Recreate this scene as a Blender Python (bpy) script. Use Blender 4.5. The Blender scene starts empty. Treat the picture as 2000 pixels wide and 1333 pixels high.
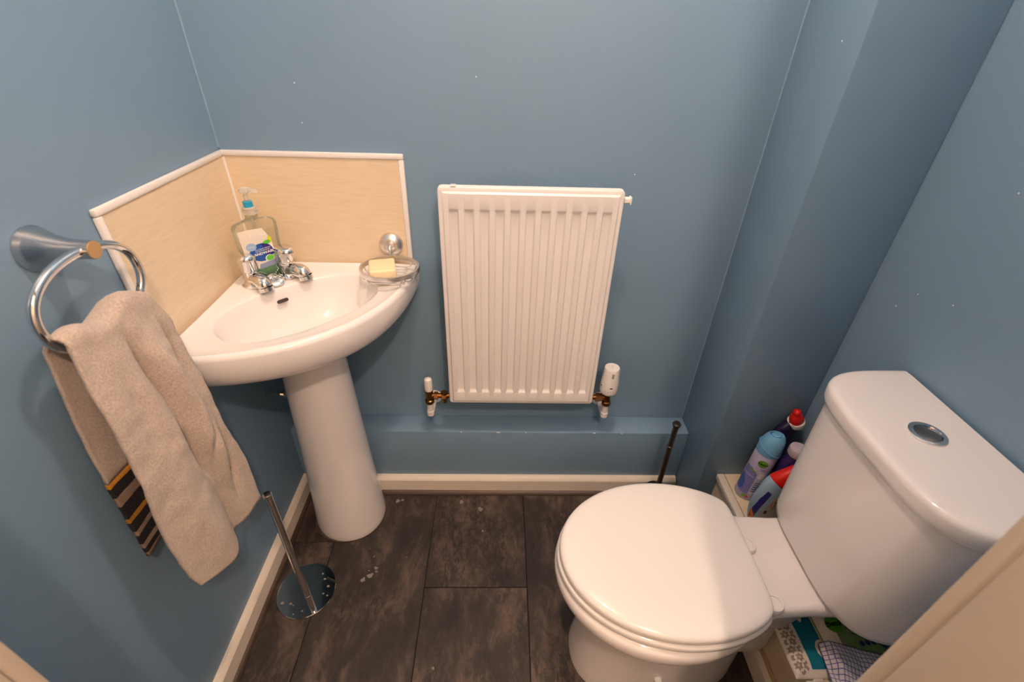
import bpy, bmesh, math, random
from mathutils import Matrix, Vector, noise
random.seed(7)
SC = bpy.context.scene
COL = SC.collection

# ------------------------------------------------------------------ camera
cam_d = bpy.data.cameras.new('camera')
cam = bpy.data.objects.new('camera', cam_d); COL.objects.link(cam)
R_, U_, F_ = (.99951, -.01561, .02699), (-.01358, .56118, .82758), (.02807, .82754, -.5607)
cam.matrix_world = Matrix(((R_[0], U_[0], -F_[0], .6152), (R_[1], U_[1], -F_[1], -1.1068),
                           (R_[2], U_[2], -F_[2], 1.29), (0, 0, 0, 1)))
cam_d.sensor_fit = 'HORIZONTAL'; cam_d.sensor_width = 36; cam_d.lens = 932.41 / 2000 * 36
cam_d.clip_start = .01
cam_d.dof.use_dof = True; cam_d.dof.focus_distance = 1.2; cam_d.dof.aperture_fstop = 4.5
SC.camera = cam

# ------------------------------------------------------------------ world, exposure, lamp settings
w = bpy.data.worlds.new('world'); SC.world = w; w.use_nodes = True
w.node_tree.nodes['Background'].inputs[0].default_value = (1.0, .84, .70, 1)
w.node_tree.nodes['Background'].inputs[1].default_value = .05
SC.view_settings.view_transform = 'Standard'
SC.view_settings.look = 'None'
SC.view_settings.exposure = 0.0
SC.view_settings.gamma = 1.0
SC.view_settings.use_curve_mapping = False
ROOM_LAMP, HALL_LAMP = 700.0, 1110.0     # bulb radiance
LAMP_COLOUR = (1.0, .69, .505)
LAMP_AT = (.68, -.50)                     # cloakroom ceiling lamp
HALL_AT = (.89, -1.57)                    # hall ceiling lamp shining in through the doorway
CEIL = 2.30

# ------------------------------------------------------------------ constants of the room (metres)
XW, XC, DC = 1.4145, 1.1987, .2026       # right wall, column left face, column depth
ZL, DL = .2573, .0729                    # pipe ledge height and depth
HS = .069                                # skirting height
YF = -.918                               # inner face of the door wall
ZB = .78                                 # basin top
BOXZ, BOXX = .23, 1.242                  # cream boxing behind the toilet
TY = -.567                               # cistern centre line
TYS = -.554                              # pan and seat centre line

# ------------------------------------------------------------------ materials
def srgb(r, g, b):
    f = lambda c: (c / 255 / 12.92) if c / 255 <= .04045 else ((c / 255 + .055) / 1.055) ** 2.4
    return (f(r), f(g), f(b), 1)

def mat(name, col, rough=.5, metal=0, bump=0, bscale=300, var=0, vscale=4, coat=0, spec=.5, stretch=(1, 1, 1), sheen=0):
    m = bpy.data.materials.new(name); m.use_nodes = True
    nt = m.node_tree; p = nt.nodes['Principled BSDF']
    p.inputs['Base Color'].default_value = col
    p.inputs['Roughness'].default_value = rough
    p.inputs['Metallic'].default_value = metal
    p.inputs['Specular IOR Level'].default_value = spec
    p.inputs['Coat Weight'].default_value = coat
    p.inputs['Coat Roughness'].default_value = .03
    if sheen:
        p.inputs['Sheen Weight'].default_value = sheen
    if bump or var:
        tc = nt.nodes.new('ShaderNodeTexCoord'); mp = nt.nodes.new('ShaderNodeMapping')
        mp.inputs['Scale'].default_value = stretch
        nt.links.new(tc.outputs['Object'], mp.inputs[0])
    if bump:
        n = nt.nodes.new('ShaderNodeTexNoise'); n.inputs['Scale'].default_value = bscale
        n.inputs['Detail'].default_value = 3
        b = nt.nodes.new('ShaderNodeBump'); b.inputs['Strength'].default_value = bump
        b.inputs['Distance'].default_value = .002
        nt.links.new(mp.outputs[0], n.inputs['Vector'])
        nt.links.new(n.outputs['Fac'], b.inputs['Height'])
        nt.links.new(b.outputs[0], p.inputs['Normal'])
    if var:
        n2 = nt.nodes.new('ShaderNodeTexNoise'); n2.inputs['Scale'].default_value = vscale
        n2.inputs['Detail'].default_value = 4
        cr = nt.nodes.new('ShaderNodeValToRGB')
        cr.color_ramp.elements[0].position = .3; cr.color_ramp.elements[1].position = .7
        cr.color_ramp.elements[0].color = tuple(c * (1 - var) for c in col[:3]) + (1,)
        cr.color_ramp.elements[1].color = tuple(min(1, c * (1 + var)) for c in col[:3]) + (1,)
        nt.links.new(mp.outputs[0], n2.inputs['Vector'])
        nt.links.new(n2.outputs['Fac'], cr.inputs[0])
        nt.links.new(cr.outputs[0], p.inputs['Base Color'])
    return m

def glassy(name, col, alpha, rough=.05):
    """thin clear plastic: mostly see-through with a fresnel gloss"""
    m = bpy.data.materials.new(name); m.use_nodes = True
    nt = m.node_tree; nt.nodes.clear()
    out = nt.nodes.new('ShaderNodeOutputMaterial')
    tr = nt.nodes.new('ShaderNodeBsdfTransparent'); tr.inputs[0].default_value = col
    pr = nt.nodes.new('ShaderNodeBsdfPrincipled'); pr.inputs['Base Color'].default_value = col
    pr.inputs['Roughness'].default_value = rough
    fr = nt.nodes.new('ShaderNodeFresnel'); fr.inputs[0].default_value = 1.4
    ad = nt.nodes.new('ShaderNodeMath'); ad.operation = 'ADD'; ad.inputs[1].default_value = alpha
    ad.use_clamp = True
    mx = nt.nodes.new('ShaderNodeMixShader')
    nt.links.new(fr.outputs[0], ad.inputs[0]); nt.links.new(ad.outputs[0], mx.inputs[0])
    nt.links.new(tr.outputs[0], mx.inputs[1]); nt.links.new(pr.outputs[0], mx.inputs[2])
    nt.links.new(mx.outputs[0], out.inputs[0])
    return m

def slate():
    m = bpy.data.materials.new('slate_vinyl'); m.use_nodes = True
    nt = m.node_tree; L = nt.links; p = nt.nodes['Principled BSDF']
    tc = nt.nodes.new('ShaderNodeTexCoord'); oi = nt.nodes.new('ShaderNodeObjectInfo')
    ml = nt.nodes.new('ShaderNodeVectorMath'); ml.operation = 'SCALE'; ml.inputs[3].default_value = 37
    cx = nt.nodes.new('ShaderNodeCombineXYZ')
    for i in range(3): L.new(oi.outputs['Random'], cx.inputs[i])
    L.new(cx.outputs[0], ml.inputs[0])
    ad = nt.nodes.new('ShaderNodeVectorMath'); ad.operation = 'ADD'
    L.new(tc.outputs['Object'], ad.inputs[0]); L.new(ml.outputs[0], ad.inputs[1])
    mp = nt.nodes.new('ShaderNodeMapping'); mp.inputs['Scale'].default_value = (2.2, 1, 1)
    L.new(ad.outputs[0], mp.inputs[0])
    def nz(scale, det, rough, src, dist=0):
        n = nt.nodes.new('ShaderNodeTexNoise'); n.inputs['Scale'].default_value = scale
        n.inputs['Detail'].default_value = det; n.inputs['Roughness'].default_value = rough
        n.inputs['Distortion'].default_value = dist
        L.new(src.outputs[0], n.inputs['Vector']); return n
    a = nz(6, 7, .68, mp, .35); b = nz(34, 9, .78, mp, .25); c = nz(4, 4, .55, ad, .3)
    r1 = nt.nodes.new('ShaderNodeValToRGB'); e = r1.color_ramp.elements
    e[0].position = .34; e[0].color = srgb(*SL0); e[1].position = .68; e[1].color = srgb(*SL2)
    x = e.new(.52); x.color = srgb(*SL1)
    L.new(a.outputs['Fac'], r1.inputs[0])
    r2 = nt.nodes.new('ShaderNodeValToRGB'); e = r2.color_ramp.elements
    e[0].position = .46; e[0].color = (0, 0, 0, 1); e[1].position = .74; e[1].color = (.85, .85, .85, 1)
    L.new(b.outputs['Fac'], r2.inputs[0])
    r3 = nt.nodes.new('ShaderNodeValToRGB'); e = r3.color_ramp.elements
    e[0].position = .44; e[0].color = (.04, .04, .04, 1); e[1].position = .62; e[1].color = (.9, .9, .9, 1)
    L.new(c.outputs['Fac'], r3.inputs[0])
    mu = nt.nodes.new('ShaderNodeMath'); mu.operation = 'MULTIPLY'
    L.new(r2.outputs[0], mu.inputs[0]); L.new(r3.outputs[0], mu.inputs[1])
    mx = nt.nodes.new('ShaderNodeMix'); mx.data_type = 'RGBA'
    L.new(mu.outputs[0], mx.inputs[0]); L.new(r1.outputs[0], mx.inputs[6]); mx.inputs[7].default_value = srgb(*SL3)
    hs = nt.nodes.new('ShaderNodeHueSaturation')
    mr = nt.nodes.new('ShaderNodeMapRange'); mr.inputs[3].default_value = .82; mr.inputs[4].default_value = 1.2
    L.new(oi.outputs['Random'], mr.inputs[0]); L.new(mr.outputs[0], hs.inputs['Value'])
    L.new(mx.outputs[2], hs.inputs['Color']); L.new(hs.outputs[0], p.inputs['Base Color'])
    bm = nt.nodes.new('ShaderNodeBump'); bm.inputs['Strength'].default_value = .35; bm.inputs['Distance'].default_value = .004
    L.new(b.outputs['Fac'], bm.inputs['Height']); L.new(bm.outputs[0], p.inputs['Normal'])
    p.inputs['Roughness'].default_value = .5
    return m
SL0, SL1, SL2, SL3 = (20, 17, 16), (46, 39, 36), (96, 82, 73), (132, 112, 99)

WALL = mat('blue_wall_paint', srgb(118, 149, 175), .42, bump=.06, bscale=420, var=.025, vscale=3)
BEAD = mat('pale_corner_bead', srgb(130, 160, 184), .5)
CEILM = mat('white_ceiling_paint', (.8, .8, .78, 1), .8)
CREAM = mat('cream_gloss_paint', srgb(232, 224, 211), .25, var=.03, vscale=7)
CREAM2 = mat('aged_cream_paint', srgb(226, 212, 186), .35, var=.06, vscale=9)
CAULK = mat('yellowed_caulk', srgb(192, 168, 130), .5)
BROWN = mat('brown_floor_bead', srgb(74, 58, 50), .45)
DARKB = mat('dark_subfloor', srgb(22, 18, 17), .8)
SLATE = slate()
CER = mat('white_ceramic', (.86, .84, .84, 1), .07, spec=.55)
SEATM = mat('white_seat_plastic', (.85, .84, .83, 1), .11)
RAD = mat('white_radiator_enamel', (.86, .84, .83, 1), .32, var=.01)
WPL = mat('white_plastic', (.84, .82, .80, 1), .35)
CHROME = mat('chrome', (.78, .77, .76, 1), .07, metal=1)
SATIN = mat('satin_silver', (.80, .78, .77, 1), .36, metal=1)
DCHROME = mat('dark_chrome', (.34, .30, .28, 1), .16, metal=1)
BRONZE = mat('dark_bronze', (.22, .17, .14, 1), .28, metal=1)
BRASS = mat('aged_brass', srgb(150, 104, 58), .28, metal=1, var=.25, vscale=60)
MIRR = mat('mirror_steel', (.50, .50, .50, 1), .04, metal=1)
BLACK = mat('black', (.01, .01, .01, 1), .5)
PANEL = mat('tan_panel', srgb(229, 211, 182), .33, var=.05, vscale=22, stretch=(1, 1, 9), bump=.12, bscale=90)
TRIMW = mat('white_plastic_trim', (.85, .83, .81, 1), .3)
TOWEL = mat('beige_terry', srgb(194, 179, 166), .95, bump=1.0, bscale=700, var=.2, vscale=330, sheen=.4)
SOAP = mat('cream_soap', srgb(246, 228, 186), .4)
PSPOT = mat('pale_spot', srgb(128, 122, 120), .6)

# ------------------------------------------------------------------ mesh helpers
def link(name, me, m=None, parent=None, smooth=None):
    o = bpy.data.objects.new(name, me); COL.objects.link(o)
    if m is not None:
        for q in (m if isinstance(m, (list, tuple)) else [m]): me.materials.append(q)
    if smooth is not None:
        me.shade_smooth()
        me.set_sharp_from_angle(angle=math.radians(smooth))
    if parent is not None: adopt(o, parent)
    return o

def adopt(o, parent):
    o.parent = parent
    M = Matrix.Translation(parent.location)
    q = parent.parent
    if q is not None and parent.type == 'EMPTY': M = Matrix.Translation(q.location)
    # parts are meshes built in world coordinates, things are unrotated empties
    root = parent
    if parent.type == 'MESH':
        o.matrix_parent_inverse = Matrix.Identity(4)
    else:
        o.matrix_parent_inverse = Matrix.Translation(parent.location).inverted()

def tag(o, label, cat=None, group=None, kind=None):
    o['label'] = label
    if cat: o['category'] = cat
    if group: o['group'] = group
    if kind: o['kind'] = kind
    return o

def thing(name, loc, label, cat, group=None, kind=None):
    e = bpy.data.objects.new(name, None); COL.objects.link(e); e.location = loc
    e.empty_display_size = .05
    return tag(e, label, cat, group, kind)

class MB:
    """collects geometry for one mesh, in world coordinates"""
    def __init__(s): s.v = []; s.f = []; s.mi = []; s.cur = 0
    def add(s, vs, fs):
        b = len(s.v); s.v += [tuple(v) for v in vs]
        for f in fs: s.f.append(tuple(i + b for i in f)); s.mi.append(s.cur)
        return s
    def box(s, lo, hi, bev=0, seg=2, M=None):
        bm = bmesh.new(); bmesh.ops.create_cube(bm, size=1)
        for v in bm.verts:
            v.co = Vector([(lo[i] + hi[i]) / 2 + v.co[i] * (hi[i] - lo[i]) for i in range(3)])
        if bev: bmesh.ops.bevel(bm, geom=bm.edges[:], offset=bev, segments=seg, affect='EDGES', profile=.5)
        if M is not None: bmesh.ops.transform(bm, matrix=M, verts=bm.verts)
        bm.verts.index_update()
        s.add([v.co for v in bm.verts], [[v.index for v in f.verts] for f in bm.faces]); bm.free(); return s
    def loft(s, rings, cap0=True, cap1=True, closed=True):
        n = len(rings[0]); vs = [p for r in rings for p in r]; fs = []
        for i in range(len(rings) - 1):
            for j in range(n if closed else n - 1):
                k = (j + 1) % n
                fs.append((i * n + j, i * n + k, (i + 1) * n + k, (i + 1) * n + j))
        if cap0: fs.append(tuple(range(n))[::-1])
        if cap1: fs.append(tuple((len(rings) - 1) * n + j for j in range(n)))
        return s.add(vs, fs)
    def lathe(s, prof, M=None, n=32, cap0=True, cap1=True):
        M = M or Matrix.Identity(4)
        rings = [[M @ Vector((r * math.cos(2 * math.pi * j / n), r * math.sin(2 * math.pi * j / n), z)) for j in range(n)] for r, z in prof]
        return s.loft(rings, cap0, cap1)
    def tube(s, pts, r, n=10, closed=False, caps=True):
        pts = [Vector(p) for p in pts]; N = len(pts); rings = []
        rr = r if isinstance(r, (list, tuple)) else [r] * N
        up = None
        for i, p in enumerate(pts):
            if closed: t = (pts[(i + 1) % N] - pts[i - 1]).normalized()
            else: t = (pts[min(i + 1, N - 1)] - pts[max(i - 1, 0)]).normalized()
            if up is None:
                a = Vector((0, 0, 1)) if abs(t.z) < .9 else Vector((1, 0, 0))
                up = (a - t * a.dot(t)).normalized()
            else:
                up = (up - t * up.dot(t)).normalized()
            q = t.cross(up)
            rings.append([p + rr[i] * (math.cos(2 * math.pi * j / n) * up + math.sin(2 * math.pi * j / n) * q) for j in range(n)])
        if closed: rings.append(rings[0]); caps = False
        return s.loft(rings, caps, caps)
    def sphere(s, c, r, n=12, m=8, sc=(1, 1, 1)):
        rings = []
        for i in range(1, m):
            a = math.pi * i / m
            rings.append([(c[0] + r * sc[0] * math.sin(a) * math.cos(2 * math.pi * j / n), c[1] + r * sc[1] * math.sin(a) * math.sin(2 * math.pi * j / n), c[2] - r * sc[2] * math.cos(a)) for j in range(n)])
        return s.loft(rings)
    def grid(s, fn, nu, nv):
        vs = [fn(i / nu, j / nv) for i in range(nu + 1) for j in range(nv + 1)]
        fs = [(i * (nv + 1) + j, (i + 1) * (nv + 1) + j, (i + 1) * (nv + 1) + j + 1, i * (nv + 1) + j + 1) for i in range(nu) for j in range(nv)]
        return s.add(vs, fs)
    def prism(s, poly, fn0, fn1):
        n = len(poly)
        vs = [fn0(*p) for p in poly] + [fn1(*p) for p in poly]
        fs = [tuple(range(n))[::-1], tuple(range(n, 2 * n))] + [(i, (i + 1) % n, n + (i + 1) % n, n + i) for i in range(n)]
        return s.add(vs, fs)
    def build(s, name, m, parent=None, smooth=35):
        me = bpy.data.meshes.new(name); me.from_pydata(s.v, [], s.f)
        bm = bmesh.new(); bm.from_mesh(me); bmesh.ops.recalc_face_normals(bm, faces=bm.faces[:])
        bm.to_mesh(me); bm.free()
        o = link(name, me, m, parent, smooth)
        if any(s.mi): me.polygons.foreach_set('material_index', s.mi)
        me.update(); return o

def axisM(origin, z, x=None):
    z = Vector(z).normalized()
    x = Vector(x) if x is not None else (Vector((1, 0, 0)) if abs(z.x) < .9 else Vector((0, 1, 0)))
    x = (x - z * x.dot(z)).normalized(); y = z.cross(x)
    M = Matrix.Identity(4)
    for i in range(3): M[i][0], M[i][1], M[i][2], M[i][3] = x[i], y[i], z[i], origin[i]
    return M

def lerp(a, b, t): return a + (b - a) * t
def polyline(P, t):
    """point at parameter t along polyline of tuples, by index"""
    x = min(max(t, 0), 1) * (len(P) - 1); i = min(int(x), len(P) - 2); f = x - i
    return tuple(lerp(a, b, f) for a, b in zip(P[i], P[i + 1]))
def smooth_path(P, n, closed=False):
    P = [Vector(p) for p in P]; out = []; N = len(P); segs = N if closed else N - 1
    for k in range(n if closed else n + 1):
        x = segs * k / n; i = min(int(x), segs - 1); f = x - i
        g = (lambda j: P[j % N]) if closed else (lambda j: P[min(max(j, 0), N - 1)])
        a, b, c, d = g(i - 1), g(i), g(i + 1), g(i + 2)
        out.append(.5 * ((2 * b) + (c - a) * f + (2 * a - 5 * b + 4 * c - d) * f * f + (3 * b - a - 3 * c + d) * f ** 3))
    return out

def text(name, s, size, fn, m, parent, bold=0, align='CENTER', shear=0, squash=1):
    """flat lettering laid on a surface; fn maps (across, up) to a point"""
    cu = bpy.data.curves.new(name, 'FONT'); cu.body = s; cu.size = size; cu.align_x = align; cu.align_y = 'CENTER'
    cu.offset = bold; cu.shear = shear; cu.resolution_u = 3
    o = bpy.data.objects.new(name, cu); COL.objects.link(o)
    bpy.context.view_layer.update()
    me = bpy.data.meshes.new_from_object(o.evaluated_get(bpy.context.evaluated_depsgraph_get()))
    bpy.data.objects.remove(o); bpy.data.curves.remove(cu)
    for v in me.vertices: v.co = Vector(fn(v.co.x * squash, v.co.y))
    me.name = name; me.materials.clear()
    return link(name, me, m, parent)

def disc_poly(cx, cy, rx, ry=None, n=28, a0=0):
    ry = ry or rx
    return [(cx + rx * math.cos(a0 + 2 * math.pi * i / n), cy + ry * math.sin(a0 + 2 * math.pi * i / n)) for i in range(n)]

def decal(name, poly, fn, m, parent):
    """small printed patch: triangle fan from the centroid, laid on a surface by fn"""
    cx = sum(p[0] for p in poly) / len(poly); cy = sum(p[1] for p in poly) / len(poly)
    dense = []
    for i, p in enumerate(poly):                # short edges, so the print follows curved sides
        q = poly[(i + 1) % len(poly)]; k = max(1, int(math.hypot(q[0] - p[0], q[1] - p[1]) / .003))
        dense += [(lerp(p[0], q[0], j / k), lerp(p[1], q[1], j / k)) for j in range(k)]
    poly = dense; n = len(poly)
    vs = [fn(cx, cy)]; fs = []; K = max(3, int(max(math.hypot(p[0] - cx, p[1] - cy) for p in poly) / .003))
    for k in range(1, K + 1):
        for p in poly: vs.append(fn(lerp(cx, p[0], k / K), lerp(cy, p[1], k / K)))
    for i in range(n):
        j = (i + 1) % n; fs.append((0, 1 + i, 1 + j))
        for k in range(K - 1):
            a = 1 + k * n; b = a + n; fs.append((a + i, b + i, b + j, a + j))
    me = bpy.data.meshes.new(name); me.from_pydata([tuple(v) for v in vs], [], fs)
    return link(name, me, m, parent, 60)

# ================================================================== THE ROOM
T = .1
tag(MB().box((-T, 0, 0), (XW + T, T, CEIL)).build('wall_back', WALL), 'blue painted back wall behind the radiator', 'wall', kind='structure')
tag(MB().box((-T, YF - .12, 0), (0, 0, CEIL)).build('wall_left', WALL), 'blue painted left wall behind the towel ring', 'wall', kind='structure')
tag(MB().box((XW, YF - .12, 0), (XW + T, 0, CEIL)).build('wall_right', WALL), 'blue painted right wall behind the toilet cistern', 'wall', kind='structure')
wf = MB().box((0, YF - .12, 0), (.155, YF, CEIL)).box((1.017, YF - .12, 0), (XW, YF, CEIL)).box((.155, YF - .12, 2.03), (1.017, YF, CEIL))
tag(wf.build('wall_front', WALL), 'blue wall around the doorway at the camera', 'wall', kind='structure')
tag(MB().box((-.3, -2.5, CEIL), (XW + .3, T, CEIL + .05)).build('ceiling', CEILM), 'plain white ceiling above the cloakroom and hall', 'ceiling', kind='structure')
tag(MB().box((XC, -DC, 0), (XW, 0, CEIL), .0025).build('wall_column', WALL), 'tall blue boxed-in column in the right back corner', 'wall', kind='structure')
tag(MB().box((0, -DL, 0), (XC, 0, ZL), .003).build('wall_ledge', WALL), 'low blue pipe ledge below the radiator', 'wall', kind='structure')

floor = tag(MB().box((-.3, -2.5, -.05), (XW + .3, T, -.004)).build('floor', DARKB), 'dark brown slate-effect vinyl tile floor', 'floor', kind='structure')
cols = [(0.0, .142, -.268), (.142, .4225, -.655), (.4225, .702, -.4045), (.702, .982, -.66), (.982, 1.262, -.36), (1.262, XW, -.5)]
g = .0011
for x0, x1, yj in cols:
    y = yj
    while y < 0: y += .57
    while y > -1.35:
        a, b = max(y - .57, -1.35), min(y, 0)
        if b - a > .02:
            cx, cy = (x0 + x1) / 2, (a + b) / 2
            o = MB().box((x0 + g - cx, a + g - cy, -.004), (x1 - g - cx, b - g - cy, 0), .0008, 1).build('floor_tile', SLATE)
            o.location = (cx, cy, 0); o.parent = floor
        y -= .57
# pale splashes dried on the tiles
for (x, y, r) in [(.269, -.372, .0075), (.252, -.383, .006), (.28, -.35, .005), (.262, -.357, .002), (.283, -.36, .003), (.30, -.125, .006), (.315, -.121, .004),
                  (.503, -.128, .006), (.565, -.155, .007), (.575, -.232, .003), (.267, -.315, .002), (.25, -.29, .0012), (.36, -.317, .0012), (.47, -.60, .003)]:
    pl = [(x + r * (1 + .35 * math.sin(3 * a + x * 90)) * math.cos(a), y + r * (1 + .3 * math.cos(2 * a + y * 70)) * math.sin(a)) for a in [2 * math.pi * i / 14 for i in range(14)]]
    MB().prism(pl, lambda a, b: (a, b, .0001), lambda a, b: (a, b, .0007)).build('dried_splash', PSPOT, floor)

def skirting(name, profile, p0, p1, along, m=CREAM):
    """profile: list of (out, z); along 'x' or 'y'"""
    r = []
    for q in (p0, p1):
        r.append([along(q, o_, z_) for o_, z_ in profile])
    return MB().loft(r).build(name, m, None, 25)
PR = lambda t, h: [(0, 0), (t, 0), (t, h - .012), (t - .003, h - .006), (t - .009, h - .001), (0, h)]
tag(skirting('baseboard_back', PR(.018, HS), .2, 1.196, lambda q, o, z: (q, -DL - o, z)), 'cream skirting board below the blue pipe ledge', 'skirting board', kind='structure')
tag(skirting('baseboard_left', PR(.016, HS), -DL, YF, lambda q, o, z: (o, q, z)), 'cream skirting board along the left wall', 'skirting board', kind='structure')
tag(skirting('trim_1', [(0, 0), (.011, 0), (.011, .004), (.008, .009), (.004, .012), (0, .013)], .24, 1.196, lambda q, o, z: (q, -DL - .018 - o, z), BROWN), 'thin brown bead between back skirting and floor', 'trim', kind='structure')
tag(skirting('trim_2', [(0, 0), (.009, 0), (.009, .004), (.006, .009), (.003, .011), (0, .012)], -.10, YF, lambda q, o, z: (.016 + o, q, z), BROWN), 'thin brown bead between left skirting and floor', 'trim', kind='structure')
tag(MB().tube([(.001, -.001, 1.04), (.001, -.001, CEIL)], .0022, 8).build('trim_3', BEAD), 'pale paint line in the left back corner', 'trim', kind='structure')
tag(MB().tube([(XC - .001, -.001, .26), (XC - .001, -.001, CEIL)], .002, 8).build('trim_4', BEAD), 'pale paint line where column meets back wall', 'trim', kind='structure')
# white paint chips on the ledge edge and walls
wb = bpy.data.objects['wall_ledge']
for i, (x, dx) in enumerate([(.505, .004), (.613, .006), (.618, .005), (.70, .003), (.905, .007), (.99, .003)]):
    MB().box((x, -DL - .0006, ZL - .0025), (x + dx, -DL + .001, ZL + .0006), .0004, 1).build('paint_chip', WPL, wb)

for ax, x, y, z, r in [('y', 0.1915, 0.0000, 1.0932, .0012), ('y', 0.1923, 0.0000, 1.1683, .0012), ('y', 0.9198, 0.0000, 1.0025, .0012), ('y', 0.5623, 0.0000, 1.1887, .0012), ('x', 1.1987, -0.1468, 1.2724, .0012), ('x', 1.4145, -0.3143, 0.8739, .0012), ('x', 1.4145, -0.2833, 0.8301, .0012), ('x', 1.4145, -0.3883, 0.8916, .0012), ('x', 1.4145, -0.3816, 1.0868, .0012)]:
    host = 'wall_back' if ax == 'y' else ('wall_left' if x < .1 else 'wall_column' if x < 1.3 else 'wall_right')
    sg = 1 if x < .1 else -1
    pl = [(r * (1 + .4 * math.sin(2 * q + z * 40)) * math.cos(q), r * 1.3 * math.sin(q)) for q in [2 * math.pi * i / 9 for i in range(9)]]
    at = (lambda o: (lambda a, b: (x + a, y - o, z + b))) if ax == 'y' else (lambda o: (lambda a, b: (x + sg * o, y + a, z + b)))
    MB().prism(pl, at(.0001), at(.0006)).build('paint_chip', WPL, bpy.data.objects[host])

# cream boxing behind the toilet
bx = thing('trim_5', (1.33, -.56, 0), 'cream painted pipe boxing behind the toilet', 'boxing', kind='structure')
MB().box((BOXX + .008, YF, 0), (XW, -DC, BOXZ - .014)).build('front_board', CREAM2, bx)
MB().box((BOXX + .022, YF, BOXZ - .014), (XW, -DC, BOXZ - .0012)).build('top_board', CREAM2, bx)
MB().box((BOXX, YF, BOXZ - .02), (BOXX + .0205, -DC, BOXZ), .002).build('edge_lip', CREAM, bx)
tag(skirting('baseboard_right', PR(.018, HS), -.30, YF, lambda q, o, z: (BOXX + .008 - o, q, z)), 'cream skirting at the foot of the boxing behind the toilet', 'skirting board', kind='structure')
tag(MB().box((BOXX - .002, YF, HS - .0005), (BOXX + .0075, -.30, HS + .003), .0012).build('trim_6', CAULK), 'yellowed sealant line along the boxing skirting', 'trim', kind='structure')

# door frame the camera stands in
JB = mat('cream_door_frame', srgb(204, 190, 172), .4)
d1 = thing('door_1', (.586, YF, 0), 'cream painted door frame around the camera', 'door frame', kind='structure')
MB().box((.155, YF - .125, 0), (.187, YF, 2.0), .002).build('jamb', JB, d1)
MB().box((.985, YF - .125, 0), (1.017, YF, 2.0), .002).build('jamb', JB, d1)
MB().box((.155, YF - .125, 2.0), (1.017, YF, 2.03), .002).build('head', JB, d1)
MB().box((.125, YF, 0), (.184, YF + .018, 2.05), .005).build('architrave', JB, d1)
MB().box((.988, YF, 0), (1.047, YF + .018, 2.05), .005).build('architrave', JB, d1)
MB().box((.1842, YF, 2.003), (.9878, YF + .018, 2.05), .005).build('architrave', JB, d1)

HALLW = mat('cream_hall_paint', srgb(214, 204, 190), .6)
hw_ = MB().box((-.3, -2.5, 0), (-.2, YF - .12, CEIL)).box((XW + .2, -2.5, 0), (XW + .3, YF - .12, CEIL)).box((-.2, -2.5, 0), (XW + .2, -2.4, CEIL))
tag(hw_.build('wall_hall', HALLW), 'cream hall walls behind the camera', 'wall', kind='structure')
tag(MB().box((-.2, YF - .12, 0), (-T, YF - .02, CEIL)).box((XW + T, YF - .12, 0), (XW + .2, YF - .02, CEIL)).build('wall_return', HALLW), 'short cream wall returns beside the doorway', 'wall', kind='structure')
# ceiling lamps (out of view, light the room)
def glow(name, strength):
    m = bpy.data.materials.new(name); m.use_nodes = True
    nt = m.node_tree; nt.nodes.clear()
    em = nt.nodes.new('ShaderNodeEmission'); em.inputs[0].default_value = LAMP_COLOUR + (1,); em.inputs[1].default_value = strength
    nt.links.new(em.outputs[0], nt.nodes.new('ShaderNodeOutputMaterial').inputs[0])
    return m
def ceiling_lamp(at, drop, strength, label):
    lx, ly = at
    t = thing('ceiling_lamp', (lx, ly, CEIL), label, 'lamp')
    MB().lathe([(.0, -.018), (.03, -.018), (.045, -.010), (.048, 0)], Matrix.Translation((lx, ly, CEIL)), 32, True, True).build('ceiling_rose', WPL, t)
    MB().tube([(lx, ly, CEIL - .018), (lx, ly, CEIL - drop + .075)], .004, 10).build('flex', WPL, t)
    MB().lathe([(0, .075), (.012, .075), (.017, .068), (.017, .036), (0, .036)], Matrix.Translation((lx, ly, CEIL - drop)), 24).build('lamp_holder', WPL, t)
    MB().sphere((lx, ly, CEIL - drop), .035, 24, 16).build('bulb', glow('lit_bulb', strength), t)
ceiling_lamp(LAMP_AT, .12, ROOM_LAMP, 'bare bulb hanging from the cloakroom ceiling')
ceiling_lamp(HALL_AT, .15, HALL_LAMP, 'bare bulb hanging from the hall ceiling behind the doorway')

# ================================================================== RADIATOR
rx, rz, rw, rh, ry = .481, .393, .40, .60, -.100
rad = thing('radiator', (rx + rw / 2, -.05, rz), 'white panel radiator with eleven vertical flutes on the back wall', 'radiator')
pitch = rw / 12.0
gx = [rx + pitch * (i + 1) for i in range(11)]
z_lo, z_hi = rz + .040, rz + rh - .044
def fl_x(x):
    d = min(abs(x - c) for c in gx)
    return max(0, min(1, (pitch * .34 - d) / (pitch * .12)))
def fl_z(z):
    return max(0, min(1, (z - z_lo) / .012, (z_hi - z) / .012))
def rad_h(x, z):
    e = min(x - rx, rx + rw - x, z - rz, rz + rh - z)
    b = 0 if e < .009 else min(1, (e - .009) / .004)
    s = lambda t: t * t * (3 - 2 * t)
    return -.004 * (1 - s(b)) - .006 * s(min(fl_x(x), fl_z(z)))
xs = {0, .0015, .004, .009, .011, .013, rw - .013, rw - .011, rw - .009, rw - .004, rw - .0015, rw}
for c in gx:
    for k in (-.34, -.31, -.28, -.25, -.22, 0, .22, .25, .28, .31, .34): xs.add(c - rx + k * pitch)
zs = {0, .0015, .004, .009, .011, .013, rh - .013, rh - .011, rh - .009, rh - .004, rh - .0015, rh}
for b, s in ((.040, 1), (rh - .044, -1)):
    for k in (0, .003, .006, .009, .012): zs.add(b + s * k)
for k in range(1, 12): zs.add(.05 + k * .04)
xs, zs = sorted(xs), sorted(zs)
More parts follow.
